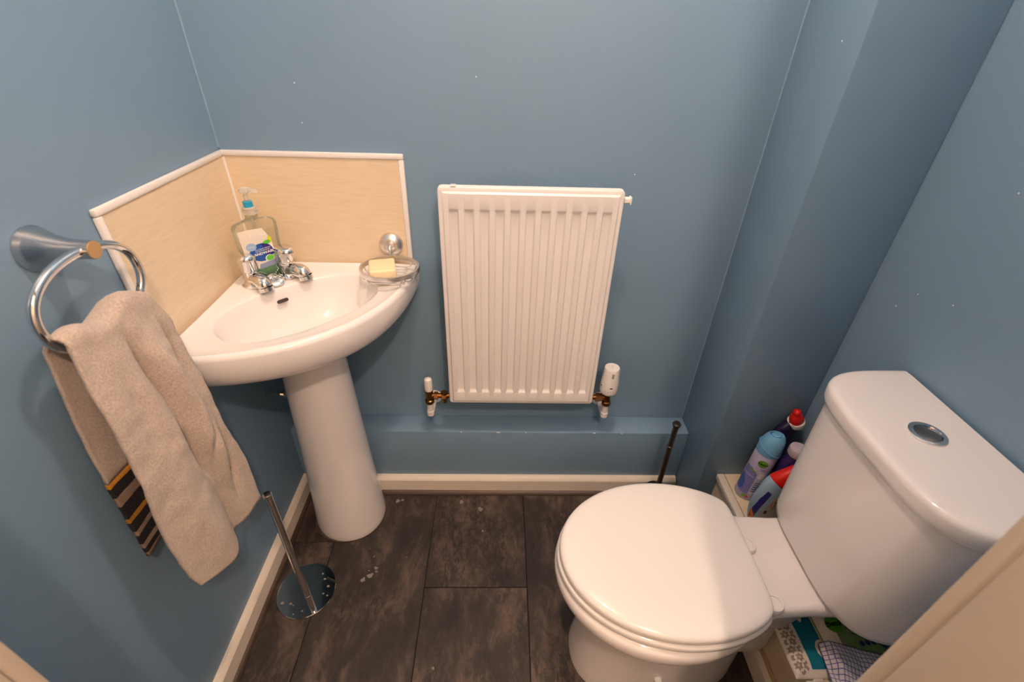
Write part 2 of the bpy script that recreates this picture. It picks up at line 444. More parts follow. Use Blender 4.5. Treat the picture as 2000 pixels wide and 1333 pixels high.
def fillet(x, z):
    e = min(x, rw - x, z, rh - z)
    dy = 0 if e > .004 else .004 - math.sqrt(max(0, .004 ** 2 - (.004 - e) ** 2))
    r = .009; cx = min(max(x, r), rw - r); cz = min(max(z, r), rh - r); dx, dz = x - cx, z - cz
    if dx and dz:
        m_ = max(abs(dx), abs(dz)); L_ = math.hypot(dx, dz); x, z = cx + dx * m_ / L_, cz + dz * m_ / L_
    return x, z, dy
vs, fs = [], []
for x in xs:
    for z in zs:
        X, Z, dy = fillet(x, z)
        vs.append((rx + X, ry - rad_h(rx + x, rz + z) + dy, rz + Z))
n = len(zs)
for i in range(len(xs) - 1):
    for j in range(n - 1): fs.append((i * n + j, (i + 1) * n + j, (i + 1) * n + j + 1, i * n + j + 1))
m = MB().add(vs, fs)
loop = [i * n for i in range(len(xs))] + [(len(xs) - 1) * n + j for j in range(1, n)] + [i * n + n - 1 for i in range(len(xs) - 2, -1, -1)] + [j for j in range(n - 2, 0, -1)]
b0 = len(m.v); K = len(loop)
m.v += [(m.v[i][0], ry + .022, m.v[i][2]) for i in loop]
for a in range(K):
    c = (a + 1) % K; m.f.append((loop[a], loop[c], b0 + c, b0 + a)); m.mi.append(0)
m.f.append(tuple(range(b0, b0 + K))); m.mi.append(0)
m.build('front_panel', RAD, rad, 40)
m = MB()
for i in range(10):
    x = rx + .045 + i * .034
    m.box((x, ry + .0225, rz + .05), (x + .014, ry + .042, rz + rh - .05), .003, 1)
m.build('convector_fins', RAD, rad)
for x in (rx + .09, rx + rw - .09):
    MB().box((x - .012, ry + .042, rz + .08), (x + .012, -.0005, rz + rh - .08), .002, 1).build('wall_bracket', RAD, rad)
MB().tube([(rx + rw + .0005, ry + .012, rz + rh - .022), (rx + rw + .012, ry + .012, rz + rh - .022)], .0075, 6).box((rx + rw + .012, ry + .004, rz + rh - .03), (rx + rw + .016, ry + .02, rz + rh - .014), .001).build('bleed_plug', RAD, rad)
MB().box((rx + .028, ry + .004, rz + rh + .0002), (rx + .04, ry + .018, rz + rh + .003), .001).build('top_clip', RAD, rad)

def valve(side, xv, head):
    vy = ry + .014; zc = rz + .018
    xp = rx if side < 0 else rx + rw
    v = MB().tube([(xp + side * .0005, vy, zc), (xv, vy, zc)], .0075, 12)
    v.lathe([(.0, 0), (.0125, 0), (.0125, .012), (0, .012)], axisM((xp + side * .009, vy, zc), (side, 0, 0)), 6)
    v.lathe([(.0, 0), (.0115, 0), (.0115, .01), (0, .01)], axisM((xv - side * .024, vy, zc), (side, 0, 0)), 6)
    v.lathe([(.0, -.028), (.010, -.028), (.013, -.024), (.013, -.014), (.010, -.012), (.010, .008), (.0115, .012), (.0115, .02), (0, .02)], Matrix.Translation((xv, vy, zc)), 16)
    vo = v.build('valve_body', BRASS, rad)
    if side < 0:
        d = MB().lathe([(0, -.024), (.006, -.024), (.0065, -.012), (.0085, -.011), (.0085, .006), (.0095, .007), (.0095, .013), (0, .013)], Matrix.Translation((xp - .015, vy, zc)), 12)
        d.build('drain_cock', BRASS, vo)
    p = MB().tube(smooth_path([(xv, vy, zc - .028), (xv, vy, zc - .055), (xv, vy + .002, zc - .068), (xv, vy + .012, zc - .075), (xv, vy + .04, zc - .076), (xv, -.0005, zc - .076)], 22), .0085, 14)
    p.lathe([(.0085, .03), (.0105, .03), (.0105, .045), (.0085, .045)], axisM((xv, vy, zc - .10), (0, 0, 1)), 16, False, False)
    po = p.build('supply_pipe', WPL, rad)
    MB().lathe([(.009, .006), (.02, .006), (.0235, .003), (.0235, 0), (.009, 0)], axisM((xv, -.0006, zc - .076), (0, -1, 0)), 24, False, False).build('pipe_collar', WPL, po)
    if head == 'cap':
        c = MB().lathe([(0, 0), (.0105, 0), (.0105, .003), (.0115, .004), (.0112, .032), (.010, .038), (.006, .0415), (0, .0425)], Matrix.Translation((xv, vy, zc + .02)), 24)
        tag(c.build('valve_cap', WPL, rad), 'plain white lockshield cap')
    else:
        z0 = zc + .018
        K_ = 1.17
        c = MB().lathe([(r_ * K_, z_ * K_) for r_, z_ in [(0, 0), (.015, 0), (.0205, .006), (.0215, .012), (.0215, .026), (.0208, .036), (.0192, .05), (.0182, .066), (.0178, .072), (.0165, .0755), (0, .0765)]], Matrix.Translation((xv, vy, z0)), 36)
        co = tag(c.build('thermostat_head', WPL, rad), 'white thermostatic valve head with slots')
        def on(a, z, r, out): return (xv + (r * K_ + out) * math.sin(a), vy - (r * K_ + out) * math.cos(a), z0 + z * K_)
        for a in (-.12, -.02, .08):   # three short grille slots
            MB().grid(lambda s, t: on(a + .05 * s, .056 + .012 * t, .0192 - .0012 * t, .0002), 2, 2).build('grille_slot', BLACK, co)
        for a in (-.15, -1.45):
            MB().grid(lambda s, t: on(a + .30 * s, .027 + .003 * t, .0214, .0002), 5, 1).build('setting_window', BLACK, co)
        for i, ch in enumerate('5 4 3 2 1'.split()):
            a0 = -.6 + .3 * i
            text('setting_number', ch, .006, lambda u, w_, a0=a0: on(a0 + u / .0215, .016 + w_, .0215, .0004), PSPOT, co)
        text('cap_lettering', '2 3 4', .006, lambda u, w_: (xv + w_, vy + u, z0 + .0768 * K_), PSPOT, co)
valve(-1, rx - .057, 'cap')
valve(1, rx + rw + .042, 'trv')

# ================================================================== SPLASHBACK
ZS, PT = 1.036, .007
sp = thing('splashback', (0, 0, ZB), 'tan textured two-panel splashback edged with white trim above the corner basin', 'splashback')
SL = .40
MB().box((PT, -PT, ZB - .02), (SL - .012, -.0005, ZS - .012)).build('panel', PANEL, sp)
MB().box((.0005, -SL + .012, ZB - .02), (PT, -PT - .0005, ZS - .012)).build('panel', PANEL, sp)
MB().box((.002, -PT - .0035, ZS - .0118), (SL, -.0005, ZS), .003).build('trim_strip', TRIMW, sp)
MB().box((.0005, -SL, ZS - .0118), (PT + .0035, -PT - .004, ZS), .003).build('trim_strip', TRIMW, sp)
MB().box((SL - .0118, -PT - .0035, ZB - .02), (SL, -.0005, ZS - .012), .003).build('trim_strip', TRIMW, sp)
MB().box((.0005, -SL, ZB - .02), (PT + .0035, -SL + .0118, ZS - .012), .003).build('trim_strip', TRIMW, sp)
MB().tube([(PT + .001, -PT - .001, ZB - .01), (PT + .001, -PT - .001, ZS - .013)], .003, 8).build('corner_seal', TRIMW, sp)

# ================================================================== CORNER BASIN
S2 = math.sqrt(.5)
V0 = -.010
def uv(u, v): return (S2 * (u + v), S2 * (v - u))
bas = thing('corner_basin', (.165, -.165, 0), 'white ceramic corner wash basin on a tapering pedestal', 'wash basin')
N = 128
EPS = .0110                                   # clears the splashback
def outer_poly():
    """outline: wall corner, along back wall, bowed front, along left wall"""
    P = []
    vmax = .292
    for i in range(61):
        v = -vmax + 2 * vmax * i / 60
        u = .445 - 1.60 * v * v
        x, y = uv(u, v + V0)
        P.append((max(x, EPS), min(y, -EPS)))
    P.append((.36, -EPS)); P.append((.2, -EPS)); P.append((EPS, -EPS)); P.append((EPS, -.2)); P.append((EPS, -.36))
    return P
OP = outer_poly()
BC = uv(.292, V0 - .004)
def hit(c, a, poly):
    dx, dy = math.cos(a), math.sin(a); best = None
    for i in range(len(poly)):
        (x1, y1), (x2, y2) = poly[i], poly[(i + 1) % len(poly)]
        ex, ey = x2 - x1, y2 - y1; den = dx * ey - dy * ex
        if abs(den) < 1e-12: continue
        t = ((x1 - c[0]) * ey - (y1 - c[1]) * ex) / den; s = ((x1 - c[0]) * dy - (y1 - c[1]) * dx) / den
        if t > 0 and -1e-9 <= s <= 1 + 1e-9 and (best is None or t < best): best = t
    return best
# directions: N angles, with one aimed exactly at the wall corner
ca = math.atan2(-EPS - BC[1], EPS - BC[0])
ANG = [ca + 2 * math.pi * j / N for j in range(N)]
RO = [hit(BC, a, OP) for a in ANG]
def rin(a):                                   # bowl edge, superellipse in the diagonal frame, pulled in by the rim
    d = (math.cos(a), math.sin(a)); du = S2 * (d[0] - d[1]); dv = S2 * (d[0] + d[1])
    au = .100 if du > 0 else .104; av = .172
    return (abs(du / au) ** 2.3 + abs(dv / av) ** 2.3) ** (-1 / 2.3)
RI = [min(rin(a), RO[j] - .022) for j, a in enumerate(ANG)]
def ring_at(fr, z): return [(BC[0] + fr[j] * math.cos(ANG[j]), BC[1] + fr[j] * math.sin(ANG[j]), z if not isinstance(z, list) else z[j]) for j in range(N)]
rings = []
for t in (.06, .2, .35, .5, .62, .72, .8, .87, .92, .96):
    rings.append(ring_at([r * t for r in RI], ZB - .007 - .118 * (1 - t ** 3.2) ** .9))
rings.append(ring_at([r * .985 for r in RI], ZB - .010))
rings.append(ring_at([r * 1.0 for r in RI], ZB - .0075))
rings.append(ring_at([r + .004 for r in RI], ZB - .006))
rings.append(ring_at([lerp(RI[j] + .004, RO[j] - .016, .5) for j in range(N)], ZB - .004))
rings.append(ring_at([RO[j] - .014 for j in range(N)], ZB - .001))
for k in range(7):                            # rolled outer edge
    a = math.pi / 2 * k / 6
    rings.append(ring_at([RO[j] - .012 + .012 * math.sin(a) for j in range(N)], ZB - .012 + .012 * math.cos(a)))
PC = (.165, -.165)
def under(sc, z):
    out = []
    for j in range(N):
        x = BC[0] + RO[j] * math.cos(ANG[j]); y = BC[1] + RO[j] * math.sin(ANG[j])
        out.append((PC[0] + (x - PC[0]) * sc, PC[1] + (y - PC[1]) * sc, z))
    return out
for sc, z in ((1.0, .756), (.998, .744), (.985, .730), (.958, .715), (.915, .701), (.85, .689), (.76, .679), (.64, .672), (.52, .668), (.40, .665)):
    rings.append([(max(x, EPS), min(y, -EPS), zz) for x, y, zz in under(sc, z)])
MB().loft(rings).build('bowl', CER, bas, 50)
# pedestal: tapering rounded column
def ped_ring(r, z, k=1.0):
    out = []
    for j in range(64):
        a = 2 * math.pi * j / 64; d = (math.cos(a), math.sin(a)); du = S2 * (d[0] - d[1])
        rr = r * (1 + .06 * max(0, du) ** 2)
        out.append((PC[0] + .0 + rr * d[0], PC[1] + rr * d[1], z))
    return out
MB().loft([ped_ring(r, z) for r, z in ((.100, 0), (.1015, .006), (.101, .02), (.096, .10), (.090, .22), (.084, .36), (.079, .50), (.0755, .60), (.074, .68))]).build('pedestal', CER, bas, 50)
MB().lathe([(.1065, .0002), (.106, .003), (.1025, .004), (.1025, .0002)], Matrix.Translation((PC[0], PC[1], 0)) @ Matrix.Scale(1, 4), 48, False, False).build('base_seal', BROWN, bas)
# overflow slot on the back slope of the bowl
ou, ov = .207, -.012 + V0
M = axisM(uv(ou, ov) + (ZB - .029,), Vector((S2 * .82, -S2 * .82, .57)), (S2, S2, 0))
sl = [(.0085 + .0038 * math.cos(a), .0038 * math.sin(a)) for a in [math.pi * (i / 10 - .5) for i in range(11)]] + [(-.0085 - .0038 * math.cos(a), -.0038 * math.sin(a)) for a in [math.pi * (i / 10 - .5) for i in range(11)]]
MB().prism(sl, lambda a, b: M @ Vector((a, b, -.004)), lambda a, b: M @ Vector((a, b, .0006))).build('overflow_slot', mat('overflow_dark', srgb(44, 28, 18), .6), bas)
MB().lathe([(0, .003), (.012, .003), (.021, .0025), (.024, .0), (0, 0)], Matrix.Translation(uv(.297, V0 - .004) + (ZB - .1255,)), 24).build('waste_ring', CHROME, bas)

DIA = Vector((S2, -S2, 0))
def tap(u, v, turn, lever):
    x, y = uv(u, v); z0 = ZB - .004
    d = Matrix.Rotation(turn, 3, 'Z') @ DIA
    o = Vector((x, y, z0))
    t = MB().lathe([(0, 0), (.0235, 0), (.0235, .004), (.019, .007), (.0165, .012), (.0165, .033), (.0135, .037), (0, .037)], Matrix.Translation(o), 28)
    pts = smooth_path([o + d * .004 + Vector((0, 0, .017)), o + d * .020 + Vector((0, 0, .020)), o + d * .036 + Vector((0, 0, .021)), o + d * .047 + Vector((0, 0, .018)), o + d * .052 + Vector((0, 0, .011))], 16)
    t.tube(pts, [.0145] * 4 + [.0145 + .0016 * math.sin(k / 12 * math.pi) for k in range(13)], 20)
    to = t.build('tap', CHROME, bas)
    MB().lathe([(.0145, 0), (.0160, 0), (.0160, -.008), (.0125, -.009), (.0125, -.004)], axisM(o + d * .0522 + Vector((0, 0, .012)), (-d.x * .28, -d.y * .28, 1)), 24, False, False).build('spout_nozzle', CHROME, to)
    MB().lathe([(0, -.0045), (.0115, -.0045)], axisM(o + d * .0522 + Vector((0, 0, .012)), (-d.x * .28, -d.y * .28, 1)), 24, False, False).build('spout_opening', BLACK, to)
    h = MB(); hz = z0 + .037
    rings = []
    for r, zz in ((.009, 0), (.0180, .001), (.0190, .004), (.0190, .023), (.0200, .025), (.0200, .029), (.0180, .034), (.0125, .0375), (.004, .0388)):
        ring = []
        for j in range(40):
            a = 2 * math.pi * j / 40; rr = r * (1 + (.035 * math.cos(8 * a) if .003 < zz < .023 else 0))
            if lever and zz >= .024:
                c = max(0, math.cos(a - math.atan2(d.y, d.x))); rr += (.011 * r / .020) * c ** 2
            ring.append((x + rr * math.cos(a), y + rr * math.sin(a), hz + zz))
        rings.append(ring)
    h.loft(rings).build('tap_head', CHROME, to, 40)
tap(.142, -.052, math.radians(8), False)
tap(.148, .024, math.radians(22), True)

# plug resting on the basin between the taps
pl = thing('basin_plug', uv(.168, -.014) + (ZB - .003,), 'chrome basin plug with ball chain lying between the two taps', 'plug')
pc = Vector(uv(.170, -.014) + (ZB + .006,))
Mp = axisM(pc, Vector((.35, -.40, 1)))
MB().lathe([(0, -.008), (.013, -.008), (.0155, -.002), (.019, .0), (.019, .003), (.0165, .0042), (.006, .0048), (.004, .0048), (0, .0045)], Mp, 32).build('plug_disc', CHROME, pl)
MB().tube([Mp @ Vector((.0055 * math.cos(a), 0, .0065 + .005 * math.sin(a))) for a in [2 * math.pi * i / 14 for i in range(14)]], .0012, 6, closed=True).build('plug_ring', CHROME, pl)
ch = MB()
x1, y1 = uv(.142, -.052); x2, y2 = uv(.148, .024)
path = smooth_path([pc + Vector((-.002, .003, .011)), pc + Vector((.004, .018, .020)), (x2 - .012, y2 - .020, ZB + .030), (x2 - .018, y2 - .004, ZB + .033), (x2 - .030, y2 - .002, ZB + .016),
                    (x1 + .035, y1 + .026, ZB + .009), (x1 + .022, y1 + .018, ZB + .016), (x1 + .017, y1 + .004, ZB + .026), (x1 + .012, y1 - .017, ZB + .022), (x1 + .019, y1 - .027, ZB + .010), (x1 + .035, y1 - .035, ZB + .003), (x1 + .055, y1 - .030, ZB + .003)], 90)
d_ = 0
for i in range(1, len(path)):
    d_ += (path[i] - path[i - 1]).length
    if d_ > .0031: ch.sphere(path[i], .0015, 8, 6); d_ = 0
ch.build('ball_chain', CHROME, pl)

# ================================================================== SOAP PUMP BOTTLE
BB = Vector((.079, -.096, ZB - .0028)); WV = Vector((S2, S2, 0)); NV = Vector((S2, -S2, 0))
bot = thing('handwash_bottle', BB, 'clear pump bottle of handwash with a blue round label behind the taps', 'soap bottle')
CLEAR = glassy('clear_plastic', (.93, .93, .86, 1), .05)
GREENL = glassy('green_liquid', (.22, .74, .40, 1), .5)
def bprof(z):    # half width, half depth by height
    P = [(0, .034, .017), (.004, .038, .020), (.03, .0405, .0215), (.07, .0435, .022), (.11, .0465, .022), (.124, .0465, .021), (.131, .043, .018), (.135, .034, .015), (.138, .018, .0125), (.141, .0125, .0125), (.150, .0125, .0125)]
    for a, b in zip(P, P[1:]):
        if z <= b[0]: f = (z - a[0]) / (b[0] - a[0]); return lerp(a[1], b[1], f), lerp(a[2], b[2], f)
    return P[-1][1:]
def sup(t, hw, hd, e):
    c, s_ = math.cos(t), math.sin(t)
    return math.copysign(abs(c) ** (2 / e), c) * hw, math.copysign(abs(s_) ** (2 / e), s_) * hd
def bring(z, k=1.0, off=0):
    hw, hd = bprof(z); e = 2.6 if z < .132 else 2
    return [BB + WV * (q[0] * k) + NV * (q[1] * k) + Vector((0, 0, z + off)) for q in [sup(2 * math.pi * j / 48, hw, hd, e) for j in range(48)]]
MB().loft([bring(z) for z in (0, .002, .004, .02, .05, .08, .11, .118, .124, .128, .131, .133, .135, .1365, .138, .141, .150)]).build('bottle_body', CLEAR, bot)
MB().loft([bring(z, .95) for z in (.002, .006, .02, .044)]).build('green_soap', GREENL, bot)
FROST = glassy('frosted_plastic', (.95, .95, .92, 1), .28, .25)
cxy = Matrix.Translation(BB)
MB().lathe([(.0135, .150), (.0145, .150), (.0145, .153), (.0138, .154), (.0145, .155), (.0145, .158), (.0138, .159), (.0145, .16), (.0145, .163), (.012, .165), (0, .165)], cxy, 28, False).build('screw_cap', FROST, bot)
MB().lathe([(0, .1651), (.0095, .1651), (.0095, .176), (.007, .177), (0, .177)], cxy, 24).build('pump_collar', mat('turquoise_plastic', srgb(40, 160, 205), .35), bot)
ph = MB().lathe([(0, .177), (.0045, .177), (.0045, .192), (.009, .194), (.011, .199), (.0105, .203), (.006, .2045), (0, .205)], cxy, 20)
ph.tube([BB + Vector((0, 0, .199)), BB + (NV * .7 + WV * .7) * .014 + Vector((0, 0, .2)), BB + (NV * .7 + WV * .7) * .027 + Vector((0, 0, .196))], [.006, .0045, .0035], 12)
ph.build('pump_head', FROST, bot)
MB().tube([BB + Vector((0, 0, .012)), BB + Vector((0, 0, .148))], .0022, 8).build('dip_tube', FROST, bot)
def bfront(off):
    def fn(a, z):
        hw, hd = bprof(z); e = 2.6; q = min(.98, abs(a) / hw)
        return BB + WV * a + NV * (hd * (1 - q ** e) ** (1 / e) + off) + Vector((0, 0, z))
    return fn
LABW = mat('label_pearl', srgb(232, 226, 214), .4)
LBLUE = mat('label_blue', srgb(28, 84, 170), .4); LNAVY = mat('label_navy', srgb(42, 34, 120), .4)
LGREEN = mat('label_green', srgb(92, 196, 50), .4); LYEL = mat('label_yellow', srgb(214, 222, 40), .4)
LSKY = mat('label_sky', srgb(150, 185, 225), .4); LWH = mat('label_white', (.88, .88, .88, 1), .4); LGREY = mat('label_grey', srgb(140, 150, 185), .4)
def blab(off):
    g0 = bfront(off)
    return lambda a, z: g0(a * .96 - .0085, z * .82 + .0235)
lab = decal('label', [(-.030, .014), (-.010, .012), (.012, .012), (.030, .014), (.032, .045), (.030, .075), (.026, .095), (.016, .120), (-.014, .122), (-.034, .119), (-.034, .095), (-.032, .06), (-.031, .035)], blab(.0004), LABW, bot)
decal('blue_roundel', disc_poly(.003, .056, .0255, .025), blab(.0010), LBLUE, lab)
decal('navy_patch', [(.006, .079), (.016, .077), (.024, .068), (.0275, .056), (.025, .044), (.012, .046), (.008, .06)], blab(.0014), LNAVY, lab)
decal('sky_roundel', disc_poly(-.0165, .0755, .0105), blab(.0017), LSKY, lab)
decal('green_leaf', disc_poly(.0185, .0815, .0085, .005), blab(.0018), LGREEN, lab)
decal('yellow_leaf', disc_poly(.026, .087, .004, .009), blab(.0016), LYEL, lab)
decal('green_roundel', disc_poly(.0155, .0365, .0095), blab(.0018), LWH, lab)
decal('green_drop', disc_poly(.0165, .0365, .008), blab(.0022), LGREEN, lab)
decal('grey_band', [(-.012, .010), (.029, .014), (.030, .029), (-.008, .024)], blab(.0012), LGREY, lab)
text('label_text', 'HANDWASH', .0092, lambda a, b: blab(.0024)(a + .004, b + .0535 + .05 * a), LWH, lab, bold=.0003)
text('label_text', 'ANTIBACTERIAL', .0048, lambda a, b: blab(.0024)(a + .006, b + .0660 + .05 * a), LWH, lab)
text('label_text', 'MOISTURISING', .0048, lambda a, b: blab(.0024)(a + .005, b + .0610 + .05 * a), LWH, lab)
text('label_text', 'NEW', .0055, lambda a, b: blab(.0022)(a - .0165, b + .0755), LWH, lab)
text('label_text', 'LACURA', .0095, lambda a, b: blab(.0010)(a + .004, b + .104), LWH, lab, bold=.0002)
text('label_text', 'antibacterial', .0045, lambda a, b: blab(.0010)(a + .004, b + .0955), LWH, lab)

# ================================================================== SOAP DISH + SOAP
sd = thing('soap_dish', (.364, -.10, .79), 'silver wire soap dish hung from a round suction cup on the splashback', 'soap dish')
cu_ = (.352, -PT - .0006, .828)
MB().lathe([(0, 0), (.0275, 0), (.0288, .004), (.0278, .010), (.0235, .016), (.0165, .0195), (.0165, .0165), (.011, .0165), (.011, .0205), (.0065, .0225), (0, .023)], axisM(cu_, (0, -1, 0)), 40).build('suction_cup', SATIN, sd)
MB().tube(smooth_path([(cu_[0], cu_[1] - .020, cu_[2]), (cu_[0], cu_[1] - .028, cu_[2] - .003), (cu_[0] + .002, cu_[1] - .031, cu_[2] - .012), (cu_[0] + .003, cu_[1] - .033, cu_[2] - .02)], 12), .0035, 10).build('hook', SATIN, sd)
DCX, DCY, DA, DB_, DZ = .363, -.101, .0655, .060, .806
def oval(k, z, n=56): return [(DCX + (DA + k) * math.cos(2 * math.pi * i / n), DCY + (DB_ + k) * math.sin(2 * math.pi * i / n), z) for i in range(n)]
MB().loft([oval(-.002, DZ - .0055), oval(.002, DZ - .0055), oval(.003, DZ), oval(.002, DZ + .0055), oval(-.002, DZ + .0055), oval(-.003, DZ), oval(-.002, DZ - .0055)], False, False).build('rim', SATIN, sd)
for i in range(7):
    y = DCY - .045 + .015 * i; hx = DA * math.sqrt(1 - ((y - DCY) / DB_) ** 2)
    pts = smooth_path([(DCX - hx, y, DZ - .002), (DCX - hx + .004, y, DZ - .014), (DCX - hx + .013, y, DZ - .017), (DCX, y, DZ - .017), (DCX + hx - .013, y, DZ - .017), (DCX + hx - .004, y, DZ - .014), (DCX + hx, y, DZ - .002)], 24)
    MB().tube(pts, .0013, 6).build('wire', SATIN, sd)
for xx in (DCX - .03, DCX + .03):
    MB().tube([(xx, DCY - .05, DZ - .0192), (xx, DCY + .05, DZ - .0192)], .0013, 6).build('wire', SATIN, sd)
Ms = Matrix.Translation((.346, -.101, DZ - .0155 + .0125)) @ Matrix.Rotation(math.radians(14), 4, 'Z')
tag(MB().box((-.030, -.034, -.0122), (.030, .034, .0122), .005, 3, Ms).build('soap_bar', SOAP), 'cream rectangular bar of soap in the wire dish', 'soap')

# ================================================================== TOWEL RING + TOWEL
tr = thing('towel_ring', (0, -.51, 1.02), 'chrome towel ring on a tapered post fixed to the left wall', 'towel ring')
MB().lathe([(0, .0005), (.030, .0005), (.0305, .004), (.027, .012), (.0205, .026), (.0155, .042), (.013, .056), (.0125, .072), (.0125, .079), (0, .079)], axisM((0, -.508, 1.021), (1, 0, 0)), 40).build('post', mat('brushed_chrome', (.60, .59, .59, 1), .2, metal=1), tr)
MB().lathe([(0, 0), (.0118, 0), (.0115, .0012), (0, .0016)], axisM((.0791, -.508, 1.021), (1, 0, 0)), 32).build('end_cap', mat('warm_end_cap', srgb(214, 178, 128), .35, metal=.6), tr)
rp = []
for i in range(72):
    a = 2 * math.pi * i / 72; c, s_ = math.cos(a), math.sin(a)
    rp.append((.068, -.5285 + math.copysign(abs(c) ** .9, c) * .092, .965 + math.copysign(abs(s_) ** .9, s_) * .058))
MB().tube(rp, .0062, 14, closed=True).build('ring', CHROME, tr)

LE = [(-.6205, .9368), (-.6332, .8736), (-.6400, .810), (-.6450, .745), (-.6546, .6677), (-.6600, .585), (-.6590, .500), (-.652, .462)]
RE = [(-.4680, .932), (-.4540, .879), (-.4530, .828), (-.4500, .768), (-.4515, .712), (-.4540, .651), (-.4400, .562), (-.4400, .410)]
LEb = [(-.606, .915), (-.612, .86), (-.617, .80), (-.622, .74), (-.628, .67), (-.632, .60), (-.637, .525)]
REb = [(-.49, .915), (-.485, .86), (-.48, .80), (-.48, .74), (-.48, .67), (-.48, .60), (-.48, .525)]
def g_(x, c, w_): return math.exp(-((x - c) / w_) ** 2)
def fold(s, t):
    k = min(1, t * 5)
    f = 0
    f += -.020 * g_(s, .50 + .20 * t, .030 + .03 * t) * g_(t, .26, .20)        # crease from the ring down the middle
    f += .015 * g_(s, .62 + .24 * t, .085) * g_(t, .34, .28)                     # ridge right of the crease
    f += .007 * g_(s, .36 + .12 * t, .07) * g_(t, .34, .22)
    f += -.012 * g_(s, .86 + .03 * math.sin(7 * t), .035) * g_(t, .24, .13)
    f += -.020 * g_(s, .56 + .30 * (t - .5), .05) * g_(t, .60, .13)              # hollow halfway down
    f += .014 * g_(s, .72 - .10 * (t - .5), .06) * g_(t, .60, .12)
    f += .013 * g_(s, .86 - .45 * (t - .6), .06) * g_(t, .72, .12)
    f += -.013 * g_(s, .90 - .50 * (t - .7), .045) * g_(t, .80, .11)
    f += .008 * g_(s, .20 + .1 * t, .16) * g_(t, .55, .4)
    f += -.012 * g_(s, .62, .07) * g_(t, .96, .16)
    f += .012 * g_(s, .36, .16) * g_(t, .95, .2)
    f += .003 * math.sin(9 * s + 6 * t) * k
    return f * k * 1.2
NS = 64
def towel_row(q):
    """q<0: back layer (q=-1 hem), 0..: over the ring, then front layer to q=1"""
    out = []
    for i in range(NS + 1):
        s = i / NS
        if q >= 0:
            l, r = polyline(LE, q), polyline(RE, q)
            y = lerp(l[0], r[0], s); z = lerp(l[1], r[1], s)
            z -= .028 * math.sin(math.pi * s) * 0 if q < .9 else .014 * math.sin(math.pi * s * 1.6) * (q - .9) * 10
            if q < .12: z += (.12 - q) * .12 * math.sin(3 * math.pi * s + .6) * .5
            x = .090 + fold(s, q) + .016 * min(1, q * 2)
        else:
            l, r = polyline(LEb, -q), polyline(REb, -q)
            y = lerp(l[0], r[0], s); z = lerp(l[1], r[1], s)
            x = .040 + .003 * math.sin(7 * s + 3 * q) * min(1, -q * 3) - .006 * min(1, -q * 3)
        out.append(Vector((x, y, z)))
    return out
rows = [towel_row(-1 + i / 44) for i in range(44)]
back0, front0 = towel_row(-1e-6), towel_row(0)
for k in range(0, 9):                          # over the ring
    a = math.pi * k / 8
    rows.append([Vector((lerp(b.x, f.x, .5 - .5 * math.cos(a)), lerp(b.y, f.y, .5 - .5 * math.cos(a)), lerp(b.z, f.z, .5 - .5 * math.cos(a)) + .017 * math.sin(a) * (1 + .25 * math.sin(5 * i / NS * 2)))) for i, (b, f) in enumerate(zip(back0, front0))])
rows += [towel_row(i / 100) for i in range(1, 101)]
for r in rows:
    for v in r:
        nz = noise.noise(v * 40) * .0022 + noise.noise(v * 120) * .0004
        v.x += nz
vs = [v for r in rows for v in r]; W_ = NS + 1
HEM = 17
towel = thing('hand_towel', (.07, -.55, .41), 'beige terry hand towel hanging folded over the towel ring', 'towel')
def strip(i0, i1, name, mm, banded=False):
    sub = rows[i0:i1 + 1]; m_ = MB()
    m_.v = [tuple(v) for r in sub for v in r]
    for i in range(len(sub) - 1):
        for j in range(NS):
            m_.f.append((i * W_ + j, (i + 1) * W_ + j, (i + 1) * W_ + j + 1, i * W_ + j + 1)); m_.mi.append(BAND[i] if banded else 0)
    o = m_.build(name, mm, towel, 180)
    so = o.modifiers.new('thickness', 'SOLIDIFY'); so.thickness = .006; so.offset = 0
    return o
TB = mat('towel_black', srgb(28, 26, 30), .95, bump=1, bscale=420); TO = mat('towel_ochre', srgb(190, 130, 36), .95, bump=1, bscale=420)
TT = mat('towel_tan', srgb(150, 128, 112), .95, bump=1, bscale=420)
#     hem -> up (row 0 is the hem)
BAND = [3, 0, 3, 0, 0, 3, 0, 0, 1, 0, 0, 0, 3, 2, 0, 0, 1, 1][:HEM + 1]
BAND = [{0: 0, 1: 1, 2: 2, 3: 2}[b] for b in BAND]
tag(strip(0, HEM, 'striped_hem', [TB, TO, TT], True), 'black, ochre and tan striped end of the towel')
strip(HEM, len(rows) - 1, 'terry_cloth', TOWEL)
